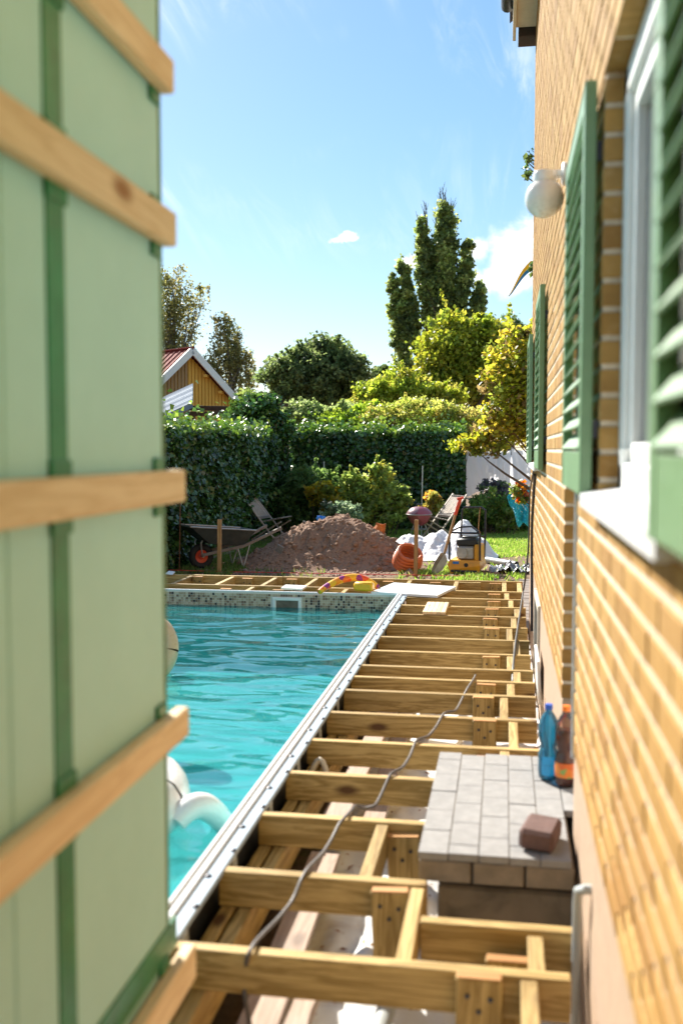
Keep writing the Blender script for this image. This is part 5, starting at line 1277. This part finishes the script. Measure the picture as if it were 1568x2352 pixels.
plant('orange_flowers', 'orange and red flowers beside the house corner', 'flowers', 17.0, [(1193, 1122, 15, 16), (1203, 1142, 14, 18)], 300, .085, [(0.42, 0.13, 0.012), (0.45, 0.20, 0.015), (0.30, 0.06, 0.05), (0.1, 0.14, 0.03), (0.14, 0.18, 0.04), (0.1, 0.14, 0.03)], clump=.3, base_px=1212, stems=False)
plant('hedge_fringe', 'low dark ground plants along the foot of the rose bush', 'plants', 22.3, [(1020, 1205, 60, 14), (1100, 1207, 60, 14), (1180, 1208, 50, 14), (920, 1205, 50, 14)], 4500, .07, [(0.04, 0.075, 0.02), (0.06, 0.10, 0.03)], clump=.3)
# fruit tree reaching in from behind the house corner
FR = [(0.18, 0.22, 0.03), (0.24, 0.26, 0.035), (0.11, 0.15, 0.03), (0.28, 0.25, 0.04), (0.15, 0.12, 0.05)]
ft, fcen = plant('fruit_tree', 'fruit tree with yellowing leaves reaching out behind the house corner', 'tree', 14.5, [(1165, 850, 55, 90), (1180, 930, 60, 80), (1150, 985, 70, 45), (1110, 1015, 60, 28), (1200, 800, 30, 50), (1090, 1030, 40, 18), (1230, 900, 50, 120), (1270, 850, 70, 130), (1300, 760, 60, 90)], 11500, .078, FR, base_px=1290, trunk=.10, clump=.22, shell=.2, nclump=230, jit=.3, fill=.3, shoots=40)
plant('climbing_plant', 'small leafy sprigs peeping past the upper house corner', 'climber', 10.1, [(1216, 350, 8, 14), (1214, 385, 9, 22), (1222, 620, 5, 14)], 70, .06, [(0.05, 0.09, 0.03), (0.09, 0.13, 0.04)], base_px=1226, clump=.35, nclump=20, ground=1.9, stems=False)

# pennant flying beyond the house corner
a, c = py(1226, 606, 13.0), py(1168, 672, 13.0); b = MB(); n_ = 12
for j in range(2):
    for k in range(n_):
        for kk in ((k, k + 1),):
            t0_, t1_ = k / n_, (k + 1) / n_; vs = []
            for t in (t0_, t1_):
                m_ = a.lerp(c, t) + Vector((0, .06 * math.sin(t * 7), .04 * math.sin(t * 5))); w_ = .13 * (1 - t * .92)
                for u in (j / 2, (j + 1) / 2): vs.append(m_ + Vector((.55, -.1, -.75)) * w_ * (u - .5) * 1.0)
            b.add(vs, [(0, 1, 3, 2)], (j + .5) / 2)
pn = thing('pennant', 'blue and yellow pennant flying from behind the house', 'flag', (a.x, a.y, a.z))
part('cloth', b, M['pennant'], pn, recalc=False)
b = MB(); ax = a + Vector((.10, 0, .0)); b.tube([(ax.x + .5, 13.2, G), (ax.x + .5, 13.2, ax.z + .6)], .025, 8); b.tube([(ax.x + .5, 13.2, ax.z + .5), a], .006, 6); part('pole', b, M['white'], pn)

# laundry line and blue net beyond the garden
LY = 25.0
ln = thing('clothes_line', 'rotary clothes line carrying white laundry', 'clothes line', py(1150, 1215, LY) - Vector((0, 0, .3)))
b = MB(); b.tube([py(1060, 1034, LY), py(1140, 1030, LY), py(1225, 1026, LY)], .008, 6); b.tube([py(1075, 1040, LY + .6), py(1225, 1036, LY + .6)], .008, 6); part('line', b, M['steel'], ln)
pt = py(1160, 1022, LY); b = MB(); b.tube([(pt.x, LY + .3, G), (pt.x, LY + .3, pt.z)], .03, 8); part('pole', b, M['steel'], ln)
def sheetcloth(x0, x1, y0, y1, Yd, label, seed, ph):
    a, c = py(x0, y0, Yd), py(x1, y1, Yd); W_, Hh = c.x - a.x, a.z - c.z
    nx, ny = 26, 20; U, Vv = np.meshgrid(np.linspace(0, 1, nx), np.linspace(0, 1, ny))
    X_ = a.x + U * W_ + .05 * W_ * (U - .5) * -Vv * ph; Y_ = Yd + .05 * np.sin(U * 7 + ph * 3 + Vv * 2.2) * (.2 + Vv) + .03 * np.sin(U * 13 + ph - Vv * 4); Z_ = a.z - Vv * Hh * (1 + .06 * np.sin(U * 5 + ph)) - .05 * np.sin(U * 3.14) ** 2 * (1 - Vv)
    i = np.arange(nx * ny).reshape(ny, nx); Fc = np.stack([i[:-1, :-1].ravel(), i[:-1, 1:].ravel(), i[1:, 1:].ravel(), i[1:, :-1].ravel()], 1)
    o = np_mesh('white_laundry', np.stack([X_.ravel(), Y_.ravel(), Z_.ravel()], 1), Fc, None, M['cloth'], True, None, (a.x + W_ / 2, Yd, c.z))
    return tag(o, label, 'laundry', 'white laundry on the clothes line')
for x0, x1, y0, y1, Yd, lab, ph in ((1068, 1112, 1036, 1135, LY, 'wide white sheet hanging next to the end of the back hedge', 1), (1114, 1141, 1034, 1088, LY, 'small white cloth hanging short between two sheets', 2.2), (1143, 1172, 1034, 1140, LY - .1, 'long white sheet gathered into folds on the clothes line', 3.1), (1174, 1222, 1030, 1110, LY, 'white sheet hanging next to the house corner', 4.4), (1085, 1215, 1042, 1128, LY + .6, 'broad white sheet on the rear clothes line', 5)):
    sheetcloth(x0, x1, y0, y1, Yd, lab, 0, ph)
p0, p1, p2 = py(1165, 1140, 18.5), py(1215, 1120, 18.5), py(1218, 1205, 18.5)
V = []; nx, ny = 16, 16
for j in range(ny):
    for i in range(nx):
        u, v = i / (nx - 1), j / (ny - 1); q = p0.lerp(p1, u).lerp(p2 + Vector((-.22 * (1 - u), 0, 0)), v); V.append((q.x, q.y + .08 * math.sin(u * 9 + v * 5), q.z + .04 * math.sin(u * 7 - v * 8)))
net = thing('blue_net', 'turquoise garden net slung over plants near the house corner', 'net', (p2.x, p2.y, G)); b = MB()
for j in range(ny): b.tube([V[j * nx + i] for i in range(nx)], .009, 4, False)
for i in range(nx): b.tube([V[j * nx + i] for j in range(ny)], .009, 4, False)
part('mesh', b, M['net'], net, recalc=False)
b = MB(); b.add(V, [(j * nx + i, j * nx + i + 1, (j + 1) * nx + i + 1, (j + 1) * nx + i) for j in range(ny - 1) for i in range(nx - 1) if (i * 7 + j * 3) % 5 < 3]); part('gathered_folds', b, M['net'], net, recalc=False)

# ------------------------------------------------------------------ cottage, pergola, far roof
ap = py(441, 803, 26.5); ang = math.radians(52)
g = Vector((math.cos(ang), math.sin(ang), 0)); rd = Vector((-math.sin(ang), math.cos(ang), 0))   # along gable, along ridge (away)
cot = thing('yellow_cottage', 'small yellow board cottage with red metal roof and white bargeboards', 'cottage', (ap.x, ap.y, G))
hw, rise = 1.62, 1.42; za = ap.z
def gp(u, d_, z): return Vector((ap.x, ap.y, 0)) + g * u + rd * d_ + Vector((0, 0, z))
nb_ = 26
b = MB(); b.prism([gp(-hw + .15, .24, G), gp(hw - .15, .24, G), gp(hw - .15, .24, za - rise + .1), gp(0, .24, za - .08), gp(-hw + .15, .24, za - rise + .1)], rd * 3.8); part('wall', b, M['yellowboard'], cot)
bw_ = (2 * hw - .3) / nb_
for k in range(nb_):
    u = -hw + .15 + bw_ * (k + .5); h_ = za - .1 - abs(u) / hw * rise
    b = MB(); b.box(gp(u, .22, (G + h_) / 2), (bw_ * .68, .03, h_ - G), Matrix((g, rd, Vector((0, 0, 1)))).transposed()); part('board', b, M['brownboard' if u < -.02 and u > -1.2 else 'yellowboard'], cot)  # boards on the left part of the gable are brown
for s_ in (-1, 1):
    R3 = None; b = MB(); e = gp(s_ * (hw + .12), 0, za - rise - .1); r0 = gp(0, 0, za)
    dd = rd * 4.4; nrm = Vector((0, 0, .05)); b.prism([r0, e, e + nrm, r0 + nrm], dd); rf = part('roof', b, M['redroof'], cot)
    for k in range(16):
        q0_, q1_ = r0 + rd * (.15 + k * .27) + nrm, e + rd * (.15 + k * .27) + nrm; b = MB(); b.bar(q0_, q1_, .03, .05); part('seam', b, M['redroof'], rf)
    b = MB(); b.bar(r0 - rd * .03 + Vector((0, 0, -.02)), e - rd * .03 + Vector((0, 0, -.02)), .04, .19); part('bargeboard', b, M['white'], cot)
b = MB(); b.bar(gp(0, -.02, za + .06), gp(0, 4.4, za + .06), .16, .04); part('ridge_cap', b, M['redroof'], cot)
for u in (.55, 1.05):
    b = MB(); b.cbox(gp(u, .12, za - u / hw * rise - .2), (.1, .3, .08), .01); part('purlin_end', b, M['yellowboard'], cot)
pg = thing('pergola', 'dark stained pergola beams in front of the yellow cottage', 'pergola', py(480, 1000, 22) - Vector((0, 0, .5)))
b = MB(); b.bar(py(370, 936, 22.4), py(520, 938, 22.0), .1, .11); part('beam', b, M['brownbeam'], pg)
b = MB(); b.bar(py(430, 951, 21.6), py(520, 948, 21.8), .07, .10); part('beam', b, M['brownbeam'], pg)
for xd in (477, 443):
    a = py(xd, 945, 21.9); b = MB(); b.cbox((a.x, 21.9, (a.z + G) / 2), (.08, .08, a.z - G), .006); part('post', b, M['brownbeam'], pg)
b = MB(); b.bar(py(628, 929, 22.3), py(662, 930, 22.3), .06, .08); part('beam', b, M['brownbeam'], pg)
lr = thing('corrugated_roof', 'pale blue corrugated lean to roof beside the pergola', 'roof', py(390, 1000, 20.5) - Vector((0, 0, .6)))
a, c = py(443, 925, 20.4), py(300, 990, 20.4); b = MB(); vs = []; nn_ = 40
for k in range(nn_ + 1):
    t = k / nn_
    for q in (0, 1):
        m_ = a.lerp(c, q); vs.append(m_ + Vector((-.5 * t, 1.6 * t, .5 * t + .012 * math.sin(k * 1.9))))
b.add(vs, [(2 * k, 2 * k + 1, 2 * k + 3, 2 * k + 2) for k in range(nn_)]); sh_ = part('sheet', b, M['bluesheet'], lr, recalc=False)
md = sh_.modifiers.new('thick', 'SOLIDIFY'); md.thickness = .02
b = MB(); b.bar(a + Vector((0, -.03, -.06)), c + Vector((0, -.03, -.06)), .03, .09); part('fascia', b, M['bluesheet'], lr)
p_ = Vector((a.x - .5, 20.6, a.z - .3)); b = MB(); b.cbox((p_.x, p_.y, (p_.z + G) / 2), (.09, .09, p_.z - G), .006); part('post', b, M['brownbeam'], lr)
fr_ = thing('distant_house', 'dark roofed house far behind the birch trees', 'house', py(570, 1032, 60) - Vector((0, 0, 1.8)))
a = py(570, 960, 60); b = MB(); b.prism([(a.x - 2.2, 58, a.z - 1.5), (a.x + 2.0, 58, a.z - 1.5), (a.x + 1.7, 60, a.z + .7), (a.x - 1.9, 60, a.z + .7)], (0, 3, 0)); part('roof', b, M['darkroof'], fr_)
b = MB(); b.box((a.x, 60.5, (a.z - 1.5 + G) / 2), (3.6, 3, a.z - 1.5 - G)); part('wall', b, M['brownboard'], fr_)
b = MB(); b.box((a.x + .9, 60.6, a.z + 1.0), (.5, .5, .9)); part('chimney', b, M['darkroof'], fr_)
